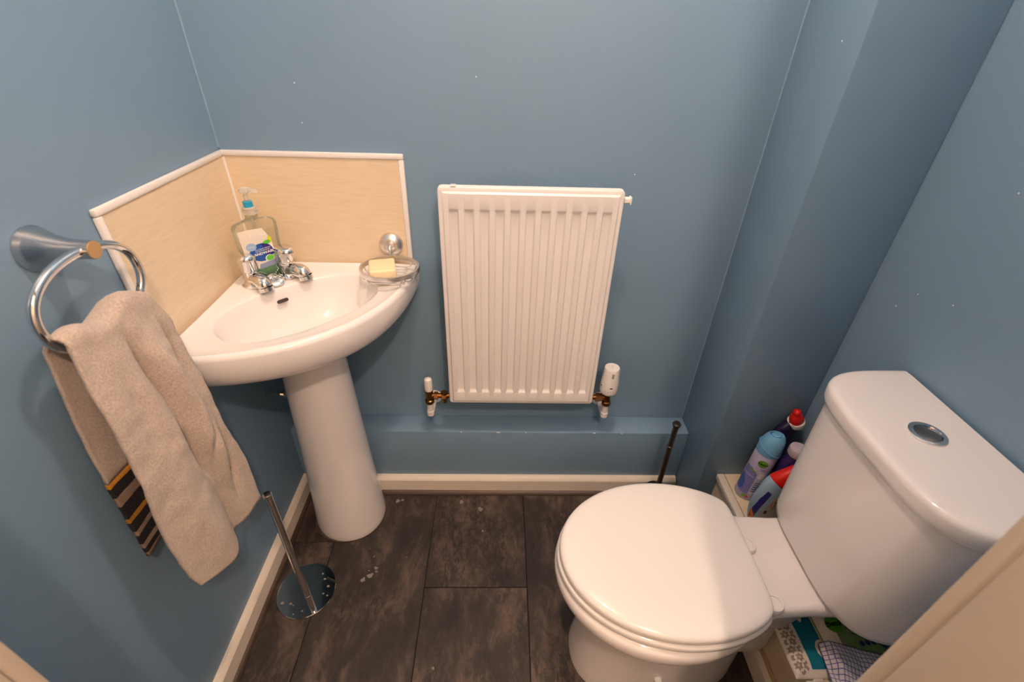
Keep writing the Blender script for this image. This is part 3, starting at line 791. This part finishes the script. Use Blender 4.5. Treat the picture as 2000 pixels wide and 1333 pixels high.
#NEXT
# ================================================================== TOILET
toi = thing('toilet', (1.05, TY, 0), 'white close-coupled toilet with its lid down and a chrome push button on the cistern', 'toilet')
def egg(xf, xc, xb, hw, z, n=96, e=2.0, trunc=None):
    out = []
    for j in range(n):
        a = 2 * math.pi * j / n; c, s_ = math.cos(a), math.sin(a)
        ax_ = (xc - xf) if c > 0 else (xb - xc)
        x = xc - math.copysign(abs(c) ** (2 / e), c) * ax_; y = TYS + math.copysign(abs(s_) ** (2 / e), s_) * hw
        if trunc:                               # straight hinge edge with eased corners
            x = (x + trunc - math.sqrt((x - trunc) ** 2 + .0004)) / 2 + .004
        out.append((x, y, z))
    return out
pan = MB().loft([egg(.80, .95, 1.20, .112, 0, e=2.3), egg(.80, .95, 1.20, .1125, .012, e=2.3), egg(.806, .95, 1.20, .109, .05, e=2.3), egg(.813, .95, 1.20, .105, .12, e=2.3),
                 egg(.814, .95, 1.19, .107, .19, e=2.2), egg(.806, .94, 1.17, .118, .245, e=2.1), egg(.792, .935, 1.16, .134, .278), egg(.772, .94, 1.165, .154, .306), egg(.755, .95, 1.17, .167, .322),
                 egg(.744, .95, 1.17, .1755, .333), egg(.7385, .95, 1.17, .179, .343), egg(.7375, .95, 1.17, .180, .354), egg(.739, .95, 1.17, .179, .364), egg(.744, .95, 1.17, .175, .3705), egg(.754, .95, 1.16, .166, .3745)])
pan.build('pan', CER, toi, 60)
sh = MB().loft([[(x, TYS + s_ * (h_ + k), z) for s_, x, h_ in ((-1, 1.06, .150), (-1, 1.10, .125), (-1, 1.15, .108), (-1, 1.22, .104), (-1, 1.30, .106), (-1, 1.395, .108), (1, 1.395, .108), (1, 1.30, .106), (1, 1.22, .104), (1, 1.15, .108), (1, 1.10, .125), (1, 1.06, .150))]
                for z, k in ((.335, -.02), (.345, -.008), (.355, -.002), (.366, 0), (.376, -.002), (.381, -.006), (.383, -.012))])
sh.build('cistern_shelf', CER, toi, 40)
sb = MB().loft([[(x, TYS + s_ * h_, z) for x, s_, h_ in ((1.0, -1, h), (1.22, -1, h), (1.236, -1, h * .8), (1.236, 1, h * .8), (1.22, 1, h), (1.0, 1, h))] for z, h in ((.10, .055), (.14, .06), (.20, .06), (.335, .09))])
sb.build('trap', CER, toi, 50)
# seat and lid
def lidring(k, z, trunc=1.128): return egg(.740 - k, .965, 1.195 + k, .170 + k, z, trunc=trunc + k)
st = MB().loft([lidring(-.008, .376), lidring(.001, .3765), lidring(.004, .380), lidring(.004, .388), lidring(.002, .392), lidring(-.004, .3935)])
st.build('seat', SEATM, toi, 50)
ld = MB().loft([lidring(-.010, .3945), lidring(-.002, .395), lidring(.0, .398), lidring(.0, .406), lidring(-.0015, .4105), lidring(-.005, .4135), lidring(-.012, .4155), lidring(-.04, .4175), lidring(-.09, .4185)])
ld.build('lid', SEATM, toi, 50)
for y in (-.528, -.648):
    MB().lathe([(0, .3832), (.0185, .3832), (.0185, .390), (.0165, .3935), (.012, .3945), (.0115, .3925), (0, .3925)], Matrix.Translation((1.140, y, 0)), 28).box((1.112, y - .009, .385), (1.135, y + .009, .398), .003).build('hinge', SEATM, toi)
# bolt cap low on the side of the pan
MB().lathe([(0, 0), (.009, 0), (.009, .004), (.006, .009), (0, .0105)], axisM((.975, TYS - .106, .095), (0, -1, .15)), 20).build('bolt_cap', SEATM, toi)
# cistern
def dring(xf, hw, z, n=80, xb=1.407, yc=TY):
    out = []
    for i in range(n + 1):
        th = math.pi * i / n; s_ = -math.cos(th)
        out.append((xb - (xb - xf) * (max(0, 1 - abs(s_) ** 4)) ** .24, yc + hw * s_, z))
    return out
MB().loft([dring(1.255, .145, .3835, yc=-.559), dring(1.239, .161, .386, yc=-.559), dring(1.231, .168, .394, yc=-.559), dring(1.229, .170, .41, yc=-.5593), dring(1.228, .173, .48, yc=-.561),
           dring(1.227, .1775, .57, yc=-.563), dring(1.226, .182, .66, yc=-.5655), dring(1.226, .184, .7035)]).build('cistern', CER, toi, 50)
MB().loft([dring(1.228, .182, .704), dring(1.222, .187, .7045), dring(1.219, .1895, .708), dring(1.2165, .1905, .716), dring(1.2165, .1905, .731), dring(1.2178, .1895, .7365), dring(1.2215, .1865, .7405), dring(1.228, .181, .7425), dring(1.25, .165, .7435)]).build('cistern_lid', CER, toi, 50)
fb = MB().lathe([(0.0195, .7436), (.0275, .7436), (.0275, .7465), (.0255, .7478), (.0205, .748), (.0195, .746)], Matrix.Translation((1.318, TY + .010, 0)), 40, False, False).build('button_ring', CHROME, toi)
MB().lathe([(0, .7436), (.019, .7436), (.019, .7462), (.0175, .7472), (0, .7476)], Matrix.Translation((1.318, TY + .010, 0)), 40).build('push_button', DCHROME, fb)

# ================================================================== CHROME STAND AND TOILET BRUSH
ps = thing('toilet_roll_stand', (.11, -.413, 0), 'empty chrome toilet roll stand with mirror-round base beside the left skirting', 'roll stand')
MB().lathe([(0, .0004), (.074, .0004), (.0755, .002), (.0755, .005), (.074, .0068), (0, .0072)], Matrix.Translation((.110, -.414, 0)), 64).build('round_base', MIRR, ps)
sx, sy = .1455, -.4665
MB().lathe([(0, .0072), (.0078, .0072), (.0078, .080), (.0072, .0806), (.0072, .0814), (.0078, .082), (.0078, .462), (.009, .463), (.009, .468), (.0075, .4705), (0, .471)], Matrix.Translation((sx, sy, 0)), 24).build('pole', CHROME, ps)
for (x, y, r) in [(.06, -.45, .0045), (.082, -.452, .004), (.165, -.405, .004), (.150, -.385, .0035), (.158, -.425, .003), (.14, -.37, .003), (.118, -.47, .003), (.098, -.478, .002), (.17, -.43, .0025), (.09, -.455, .002)]:
    MB().prism(disc_poly(x, y, r, r * .8, 10), lambda a, b: (a, b, .0073), lambda a, b: (a, b, .0076)).build('water_mark', PSPOT, ps)

br = thing('toilet_brush', (1.108, -.152, 0), 'dark bronze toilet brush in its round holder behind the toilet', 'toilet brush')
MB().lathe([(0, .0004), (.036, .0004), (.038, .003), (.038, .086), (.036, .088), (0, .088)], Matrix.Translation((1.108, -.152, 0)), 36).build('holder', BRONZE, br)
MB().lathe([(0, .0882), (.036, .0882), (.0375, .092), (.033, .098), (.012, .101), (0, .101)], Matrix.Translation((1.108, -.152, 0)), 36).build('holder_lid', BRONZE, br)
MB().lathe([(0, .101), (.0075, .101), (.0075, .285), (.0082, .2855), (.0082, .2885), (.0075, .289), (.008, .362), (.0115, .370), (.0118, .374), (.0095, .3775), (0, .378)], Matrix.Translation((1.110, -.152, 0)), 24).build('handle', BRONZE, br)

# ================================================================== CLEANING BOTTLES ON THE BOXING
BZ = BOXZ - .0008
VW = Vector((-.64, -.77, 0)).normalized()        # the printed side looks out past the pan
# --- aerosol
AC = Vector((1.297, -.265, BZ)); AR = .0285
aer = thing('air_freshener', AC, 'lavender aerosol air freshener can with a light blue cap on the boxing', 'aerosol can')
CAN = mat('lavender_can', srgb(188, 184, 216), .32, var=.10, vscale=25)
MB().lathe([(0, .003), (.022, .001), (.0265, 0), (.0285, .003), (.0285, .158), (.0275, .161), (0, .161)], Matrix.Translation(AC), 40).build('can', CAN, aer)
CAPB = mat('light_blue_cap', srgb(108, 172, 216), .35)
capo = MB().loft([[(AC.x + r * math.cos(a) + dx * VW.x * -1, AC.y + r * math.sin(a) + dx * VW.y * -1, AC.z + z + tilt * r * math.cos(a - 5.2)) for a in [2 * math.pi * j / 40 for j in range(40)]]
                  for r, z, dx, tilt in ((.0275, .161, 0, 0), (.0288, .1615, 0, 0), (.0290, .164, 0, 0), (.0290, .178, 0, 0), (.0278, .190, 0, .05), (.0255, .203, 0, .12), (.0215, .214, 0, .18), (.0165, .2205, 0, .2), (.0155, .2205, 0, .2), (.0135, .213, 0, .2))]).build('cap', CAPB, aer, 40)
def cap_pt(r, a, z): return (AC.x + r * math.cos(a), AC.y + r * math.sin(a), AC.z + z + .2 * r * math.cos(a - 5.2))
MB().loft([[cap_pt(r, a, z) for a in [2 * math.pi * j / 28 for j in range(28)]] for r, z in ((.0105, .2128), (.0105, .2185), (.0085, .2205), (.004, .2212))]).build('spray_button', CAPB, capo)
MB().tube([(AC.x + .0292 * math.cos(a), AC.y + .0292 * math.sin(a), AC.z + .176 + .012 * math.sin(a * 1.0 - 1.0)) for a in [2 * math.pi * j / 48 for j in range(48)]], .0012, 6, closed=True).build('cap_swirl', CAPB, capo)
va = math.atan2(VW.y, VW.x)
def on_can(off):
    return lambda a, z: (AC.x + (AR + off) * math.cos(va + a / AR), AC.y + (AR + off) * math.sin(va + a / AR), AC.z + z)
lw = mat('can_print_pale', srgb(214, 208, 226), .4); lb = mat('can_print_blue', srgb(62, 96, 178), .4); lv = mat('can_print_violet', srgb(126, 122, 190), .4); lg = mat('can_print_green', srgb(108, 168, 52), .4)
rect = lambda x0, x1, y0, y1: [(x0, y0), ((x0 + x1) / 2, y0), (x1, y0), (x1, (y0 + y1) / 2), (x1, y1), ((x0 + x1) / 2, y1), (x0, y1), (x0, (y0 + y1) / 2)]
decal('label_panel', [(-.030, .022), (-.012, .020), (.004, .022), (.004, .07), (.004, .098), (-.014, .112), (-.034, .108), (-.036, .06)], on_can(.0004), lv, aer)
decal('blue_wash', [(-.034, .030), (-.020, .026), (-.012, .035), (-.014, .06), (-.022, .072), (-.034, .074)], on_can(.0008), lb, aer)
decal('safety_panel', rect(.006, .030, .024, .112), on_can(.0004), lw, aer)
lgo = decal('brand_roundel', disc_poly(.004, .137, .0115, .0115), on_can(.0008), lg, aer)
text('brand_text', 'Dettol', .0085, lambda a, b: on_can(.0013)(a + .004, b + .137), BLACK, lgo, bold=.0003, shear=.2)
text('can_text', 'air', .009, lambda a, b: on_can(.0010)(a + .012, b + .118), LNAVY, aer)
text('can_text', 'FRESH SPRAY', .0055, lambda a, b: on_can(.0012)(a - .015, b + .085), LWH, aer)
hz = decal('hazard_patch', rect(.008, .022, .086, .104), on_can(.0010), LWH, aer)
text('hazard_mark', '!', .010, lambda a, b: on_can(.0014)(a + .015, b + .095), BLACK, hz)
ORG = mat('hazard_red', srgb(200, 60, 40), .4)
for k in range(5):
    decal('small_print', rect(.008, .027, .036 + .008 * k, .0395 + .008 * k), on_can(.0009), lb if k < 3 else lv, aer)
decal('recycle_mark', disc_poly(-.002, .013, .005), on_can(.0006), lg, aer); decal('recycle_mark', disc_poly(.006, .013, .004), on_can(.0006), ORG, aer)
decal('leaf_mark', disc_poly(-.010, .104, .009, .003), on_can(.0009), lg, aer)

aer.rotation_euler = (0, .065, 0)

def oval_loft(name, secs, m, parent, n=36, e=2.4, smooth=50):
    """secs: centre, half width along x-ish axis, half depth, axis direction"""
    rings = []
    for c, hw, hd, d in secs:
        d = Vector(d).normalized(); wv = Vector((d.z, 0, -d.x)).normalized() if abs(d.z) > 1e-6 else Vector((0, 0, -1)); nv = d.cross(wv)
        rings.append([Vector(c) + wv * q[0] + nv * q[1] for q in [sup(2 * math.pi * j / n, hw, hd, e) for j in range(n)]])
    return MB().loft(rings).build(name, m, parent, smooth)
# --- navy cleaner with red cap and white collar
NC = Vector((1.354, -.226, BZ + .0002))
nav = thing('toilet_cleaner', NC, 'dark navy toilet cleaner bottle with white collar and red twist cap', 'bottle')
NAVY = mat('navy_plastic', srgb(34, 24, 62), .22); RED = mat('red_plastic', srgb(206, 22, 14), .3); PURP = mat('purple_plastic', srgb(46, 30, 92), .22)
P_ = lambda dx, z: (NC.x + dx, NC.y, BZ + z)
oval_loft('body', [(P_(0, 0), .034, .014, (0, 0, 1)), (P_(0, .004), .037, .0155, (0, 0, 1)), (P_(0, .10), .037, .0155, (0, 0, 1)), (P_(.001, .14), .0365, .0155, (.1, 0, 1)), (P_(.004, .170), .034, .0155, (.3, 0, 1)),
                   (P_(.010, .194), .030, .0152, (.5, 0, 1)), (P_(.018, .212), .025, .0148, (.6, 0, 1)), (P_(.024, .222), .0185, .0145, (.5, 0, 1))], NAVY, nav)
cd = Vector((-.34, -.16, .92)).normalized(); cb = Vector(P_(.0235, .222))
MB().lathe([(.012, -.006), (.0185, -.005), (.0205, .0), (.0205, .010), (.0195, .013), (.0165, .0125), (0, .0125)], axisM(cb, cd), 32).build('collar', WPL, nav)
m = MB(); M = axisM(cb + cd * .0126, cd); rings = []
for r, z in ((.0165, 0), (.0172, .004), (.0165, .012), (.0145, .020), (.0115, .026), (.0095, .029), (.0098, .034), (.0085, .039), (.005, .042), (.001, .0425)):
    rings.append([M @ Vector((r * (1 + .05 * math.cos(3 * a + z * 160)) * math.cos(a), r * (1 + .05 * math.cos(3 * a + z * 160)) * math.sin(a), z)) for a in [2 * math.pi * j / 36 for j in range(36)]])
m.loft(rings).build('twist_cap', RED, nav, 60)
# --- purple bottle with pale cap, mostly behind the cistern
PCn = Vector((1.352, -.302, BZ))
pur = thing('purple_bottle', PCn, 'dark purple bottle with a pale grey cap, half hidden by the cistern', 'bottle')
MB().lathe([(0, 0), (.022, 0), (.0255, .004), (.026, .12), (.0258, .150), (.0245, .168), (.0215, .180), (.018, .187), (.0165, .190), (0, .190)], Matrix.Translation(PCn), 32).build('body', PURP, pur)
MB().lathe([(0, .1902), (.021, .1902), (.0222, .193), (.0218, .208), (.0205, .2115), (.012, .2125), (0, .2125)], Matrix.Translation(PCn), 32).build('cap', mat('pale_grey_cap', srgb(186, 178, 190), .35), pur)
# --- cleaner with slanting red neck
FC = Vector((1.303, -.3535, BZ))
fro = thing('spray_cleaner', FC, 'pale blue cleaner bottle with a slanting red cap and hazard label', 'bottle')
FB = mat('pale_blue_plastic', srgb(150, 178, 202), .3, var=.06, vscale=14)
Q_ = lambda dx, z: (FC.x + dx, FC.y, BZ + z)
FS = [(Q_(.004, 0), .038, .018, (0, 0, 1)), (Q_(.003, .004), .041, .0205, (0, 0, 1)), (Q_(.001, .03), .0465, .0225, (0, 0, 1)), (Q_(0, .06), .0505, .0225, (0, 0, 1)), (Q_(.001, .09), .0500, .0225, (.08, 0, 1)),
      (Q_(.002, .112), .0480, .0220, (.25, 0, 1)), (Q_(.002, .128), .0465, .0215, (.5, 0, 1)), (Q_(.004, .138), .0450, .0210, (.8, 0, 1))]
oval_loft('body', FS, FB, fro)
oval_loft('red_cap', [(Q_(.0042, .1382), .0445, .0205, (.8, 0, 1)), (Q_(.005, .139), .0456, .0212, (.82, 0, 1)), (Q_(.022, .158), .041, .020, (.85, 0, 1)), (Q_(.042, .182), .033, .018, (.8, 0, 1)), (Q_(.055, .199), .025, .015, (.7, 0, 1)), (Q_(.062, .210), .018, .012, (.6, 0, 1))], RED, fro)
def fside(off):
    def fn(a, z):
        for s0, s1 in zip(FS, FS[1:]):
            if z <= s1[0][2] - BZ: break
        f = min(1, max(0, (z - (s0[0][2] - BZ)) / max(1e-6, s1[0][2] - s0[0][2]))); hw = lerp(s0[1], s1[1], f); hd = lerp(s0[2], s1[2], f); cx = lerp(s0[0][0], s1[0][0], f)
        q = min(.985, abs(a) / hw)
        return (cx + a, FC.y - hd * (1 - q ** 2.4) ** (1 / 2.4) - off, BZ + z)
    return fn
def fsid2(off):
    g0 = fside(off)
    return lambda a, z: g0(a * .80 - .0125, z * 1.40 + .004)
decal('blue_band', [(-.044, .020), (-.036, .020), (-.030, .050), (-.018, .088), (-.030, .092), (-.040, .070), (-.045, .045)], fsid2(.0004), LNAVY, fro)
decal('orange_band', [(-.0415, .006), (-.034, .004), (-.034, .018), (-.038, .030), (-.046, .040), (-.0455, .020)], fsid2(.0006), mat('orange_print', srgb(222, 120, 60), .4), fro)
GL = mat('grey_label', srgb(176, 166, 156), .5)
bl = decal('back_label', [(-.024, .006), (.0, .006), (.03, .006), (.034, .04), (.03, .08), (.012, .090), (-.006, .078), (-.018, .05), (-.025, .02)], fsid2(.0005), GL, fro)
dia = [(0, .017), (.015, 0), (0, -.017), (-.015, 0)]
decal('hazard_diamond', [(x * .8 + .004, y * .8 + .064) for x, y in dia], fsid2(.0009), ORG, bl)
decal('hazard_diamond', [(x * .64 + .004, y * .64 + .064) for x, y in dia], fsid2(.0012), GL, bl)
text('hazard_mark', '!', .016, lambda a, b: fsid2(.0015)(a + .004, b + .064), BLACK, bl, bold=.0006)
decal('square_mark', rect(-.016, -.007, .037, .046), fsid2(.0009), mat('label_ink', srgb(52, 42, 40), .5), bl)
text('label_print', 'T920UFE', .0095, lambda a, b: fsid2(.0012)(a + .001, b + .022), BLACK, bl, bold=.0004)
decal('round_mark', disc_poly(-.014, .011, .0045, .003), fsid2(.0009), LGREY, bl)

# ================================================================== WIPES AND CLOTH ON THE BOXING
WPK = mat('glossy_white_film', srgb(226, 220, 210), .25, bump=.4, bscale=40); TEAL = mat('teal_film', srgb(22, 112, 136), .25); TAUPE = mat('taupe_print', srgb(150, 136, 122), .4)
def pack(name, x0, x1, y0, y1, z0, z1, m, label, group=None):
    t = thing(name, ((x0 + x1) / 2, (y0 + y1) / 2, z0), label, 'wipes')
    def f(s, u):
        e = min(s, 1 - s, u, 1 - u); h = (z1 - z0) * (1 - max(0, 1 - e / .16) ** 2.2)
        return (lerp(x0, x1, s), lerp(y0, y1, u), z0 + .0006 + h + (.0012 * noise.noise((s * 7, u * 7, x0 * 50)) if e > .02 else 0))
    m_ = MB().grid(f, 40, 50)
    b = len(m_.v); n0, n1 = 41, 51
    loop = [i * n1 for i in range(n0)] + [(n0 - 1) * n1 + j for j in range(1, n1)] + [i * n1 + n1 - 1 for i in range(n0 - 2, -1, -1)] + [j for j in range(n1 - 2, 0, -1)]
    m_.v += [(m_.v[i][0], m_.v[i][1], z0) for i in loop]
    for a in range(len(loop)):
        c = (a + 1) % len(loop); m_.f.append((loop[a], loop[c], b + c, b + a)); m_.mi.append(0)
    m_.f.append(tuple(range(b, b + len(loop)))); m_.mi.append(0)
    m_.build('film_wrap', m, t, 60)
    top = lambda off: (lambda x, y: (x, y, f((x - x0) / (x1 - x0), (y - y0) / (y1 - y0))[2] + off))
    return t, top
def patch(name, x0, x1, y0, y1, fn, m, parent, n=24):
    return MB().grid(lambda a, b: fn(lerp(x0, x1, a), lerp(y0, y1, b)), n, n * 2).build(name, m, parent, 60)
def petals(x0, x1, y0, y1, top, parent, name='petal_print', s=.0165):
    m_ = MB(); r = 0
    y = y0
    while y < y1:
        x = x0 + (s * .5 if r % 2 else 0)
        while x < x1:
            for k in range(6):
                a = math.pi / 3 * k + .5; d = (math.cos(a), math.sin(a)); q = (-d[1], d[0])
                ps_ = [(x + d[0] * l + q[0] * w_, y + d[1] * l + q[1] * w_) for l, w_ in ((s * .05, 0), (s * .28, s * .17), (s * .54, 0), (s * .28, -s * .17))]
                if all(x0 - .001 < p[0] < x1 + .001 and y0 < p[1] < y1 for p in ps_):
                    m_.add([top(.0005)(*p) for p in ps_], [(0, 1, 2, 3)])
            x += s
        y += s * .866; r += 1
    return m_.build(name, TAUPE, parent, 60)
Z0 = BOXZ + .0006
tA, topA = pack('wipes_pack', 1.208, 1.330, -.713, -.50, Z0, BOXZ + .014, WPK, 'white wipes packet with taupe petals and a teal stripe overhanging the boxing')
patch('teal_stripe', 1.2435, 1.286, -.700, -.506, topA(.0006), TEAL, tA)
petals(1.211, 1.242, -.708, -.505, topA, tA)
decal('reseal_flap', disc_poly(1.283, -.668, .0155, .020), topA(.0010), WPK, tA)
decal('flap_opening', disc_poly(1.285, -.668, .0115, .0155), topA(.0014), mat('flap_dark', srgb(40, 36, 44), .4), tA)
decal('white_tab', disc_poly(1.262, -.598, .006, .016), topA(.0012), WPK, tA)
text('tab_text', 'WIPES', .006, lambda a, b: topA(.0018)(1.262 + b * .8, -.598 + a), TAUPE, tA)
tC, topC = pack('wipes_pack', 1.226, 1.335, -.86, -.716, Z0, BOXZ + .012, WPK, 'white petal-printed wipes packet nearest the door frame')
petals(1.230, 1.33, -.855, -.720, topC, tC)
zB = BOXZ + .0176
GRF = mat('green_film', srgb(116, 150, 96), .28, bump=.4, bscale=40)
tB, topB = pack('wipes_pack', 1.287, 1.409, -.705, -.49, zB, zB + .016, GRF, 'green and white antibacterial wipes packet lying under the cistern')
patch('white_side', 1.2885, 1.315, -.702, -.492, topB(.0005), WPK, tB)
lg2 = decal('brand_roundel', disc_poly(1.318, -.627, .0165, .0165), topB(.0010), mat('brand_green', srgb(74, 150, 36), .35), tB)
text('brand_text', 'Dettol', .0125, lambda a, b: topB(.0024)(1.318 + a * .95 - b * .12, -.627 + b + a * .12), BLACK, lg2, bold=.0005)
text('pack_text', '2in1', .016, lambda a, b: topB(.0020)(1.352 + a, -.628 + b + a * .1), BLACK, tB, bold=.0006)
text('pack_text', 'Antibacterial', .0075, lambda a, b: topB(.0020)(1.362 + a, -.645 + b + a * .1), mat('green_ink', srgb(40, 84, 44), .4), tB)
for k in range(4): decal('icon_dot', disc_poly(1.356 + .012 * k, -.664 + .001 * k, .0048), topB(.0010), LNAVY, tB)
for k in range(3): decal('small_print', rect(1.314, 1.326, -.6575 - .004 * k, -.6555 - .004 * k), topB(.0010), TAUPE, tB)

# grid-weave dishcloth slumped over the packets
CLO = bpy.data.materials.new('blue_grid_cloth'); CLO.use_nodes = True
nt = CLO.node_tree; L = nt.links; p = nt.nodes['Principled BSDF']; p.inputs['Roughness'].default_value = .9
uvn = nt.nodes.new('ShaderNodeUVMap'); uvn.uv_map = 'weave'; sx_ = nt.nodes.new('ShaderNodeSeparateXYZ'); L.new(uvn.outputs[0], sx_.inputs[0])
lines = []
for i in range(2):
    mu = nt.nodes.new('ShaderNodeMath'); mu.operation = 'MULTIPLY'; mu.inputs[1].default_value = 19; L.new(sx_.outputs[i], mu.inputs[0])
    fr = nt.nodes.new('ShaderNodeMath'); fr.operation = 'FRACT'; L.new(mu.outputs[0], fr.inputs[0])
    lt = nt.nodes.new('ShaderNodeMath'); lt.operation = 'LESS_THAN'; lt.inputs[1].default_value = .17; L.new(fr.outputs[0], lt.inputs[0]); lines.append(lt)
mxx = nt.nodes.new('ShaderNodeMath'); mxx.operation = 'MAXIMUM'; L.new(lines[0].outputs[0], mxx.inputs[0]); L.new(lines[1].outputs[0], mxx.inputs[1])
mix = nt.nodes.new('ShaderNodeMix'); mix.data_type = 'RGBA'; L.new(mxx.outputs[0], mix.inputs[0]); mix.inputs[6].default_value = srgb(206, 200, 208); mix.inputs[7].default_value = srgb(84, 98, 150)
L.new(mix.outputs[2], p.inputs['Base Color'])
def cloth(s, u):
    c = [(1.2735, -.658), (1.405, -.695), (1.405, -.845), (1.252, -.800)]
    a = [lerp(c[0][i], c[1][i], s) for i in range(2)]; b = [lerp(c[3][i], c[2][i], s) for i in range(2)]
    x, y = lerp(a[0], b[0], u), lerp(a[1], b[1], u)
    base = zB + .0205 if y > -.702 else lerp(zB + .0205, BOXZ + .019, min(1, (-.702 - y) / .03))
    if x < 1.287: base = max(BOXZ + .0185, base - (1.287 - x) * 1.2)
    z = base + .0065 * abs(math.sin(5 * s + 2.5 * u + .5)) * (.3 + .7 * min(1, 6 * min(s, 1 - s, u, 1 - u))) + .002 * noise.noise((s * 8, u * 8, 2))
    return (x, y, z)
m_ = MB().grid(cloth, 50, 50); co = m_.build('dishcloth', CLO, None, 180)
uvl = co.data.uv_layers.new(name='weave')
for poly in co.data.polygons:
    for li in poly.loop_indices:
        vi = co.data.loops[li].vertex_index; uvl.data[li].uv = ((vi // 51) / 50, (vi % 51) / 50)
so = co.modifiers.new('thickness', 'SOLIDIFY'); so.thickness = .0012; so.offset = 1
tag(co, 'white dishcloth with a blue grid weave slumped over the wipes packets', 'cloth')

# small pipe tee peeping out behind the pedestal
pt = thing('waste_pipe', (.05, -.16, .45), 'small chrome pipe fitting half hidden behind the basin pedestal', 'pipe')
MB().tube([(.0006, -.128, .445), (.076, -.151, .468)], .008, 14).build('pipe', CHROME, pt)
MB().lathe([(0, 0), (.013, 0), (.013, .014), (0, .014)], axisM((.045, -.143, .459), (.095, -.032, .03)), 6).build('nut', CHROME, pt)
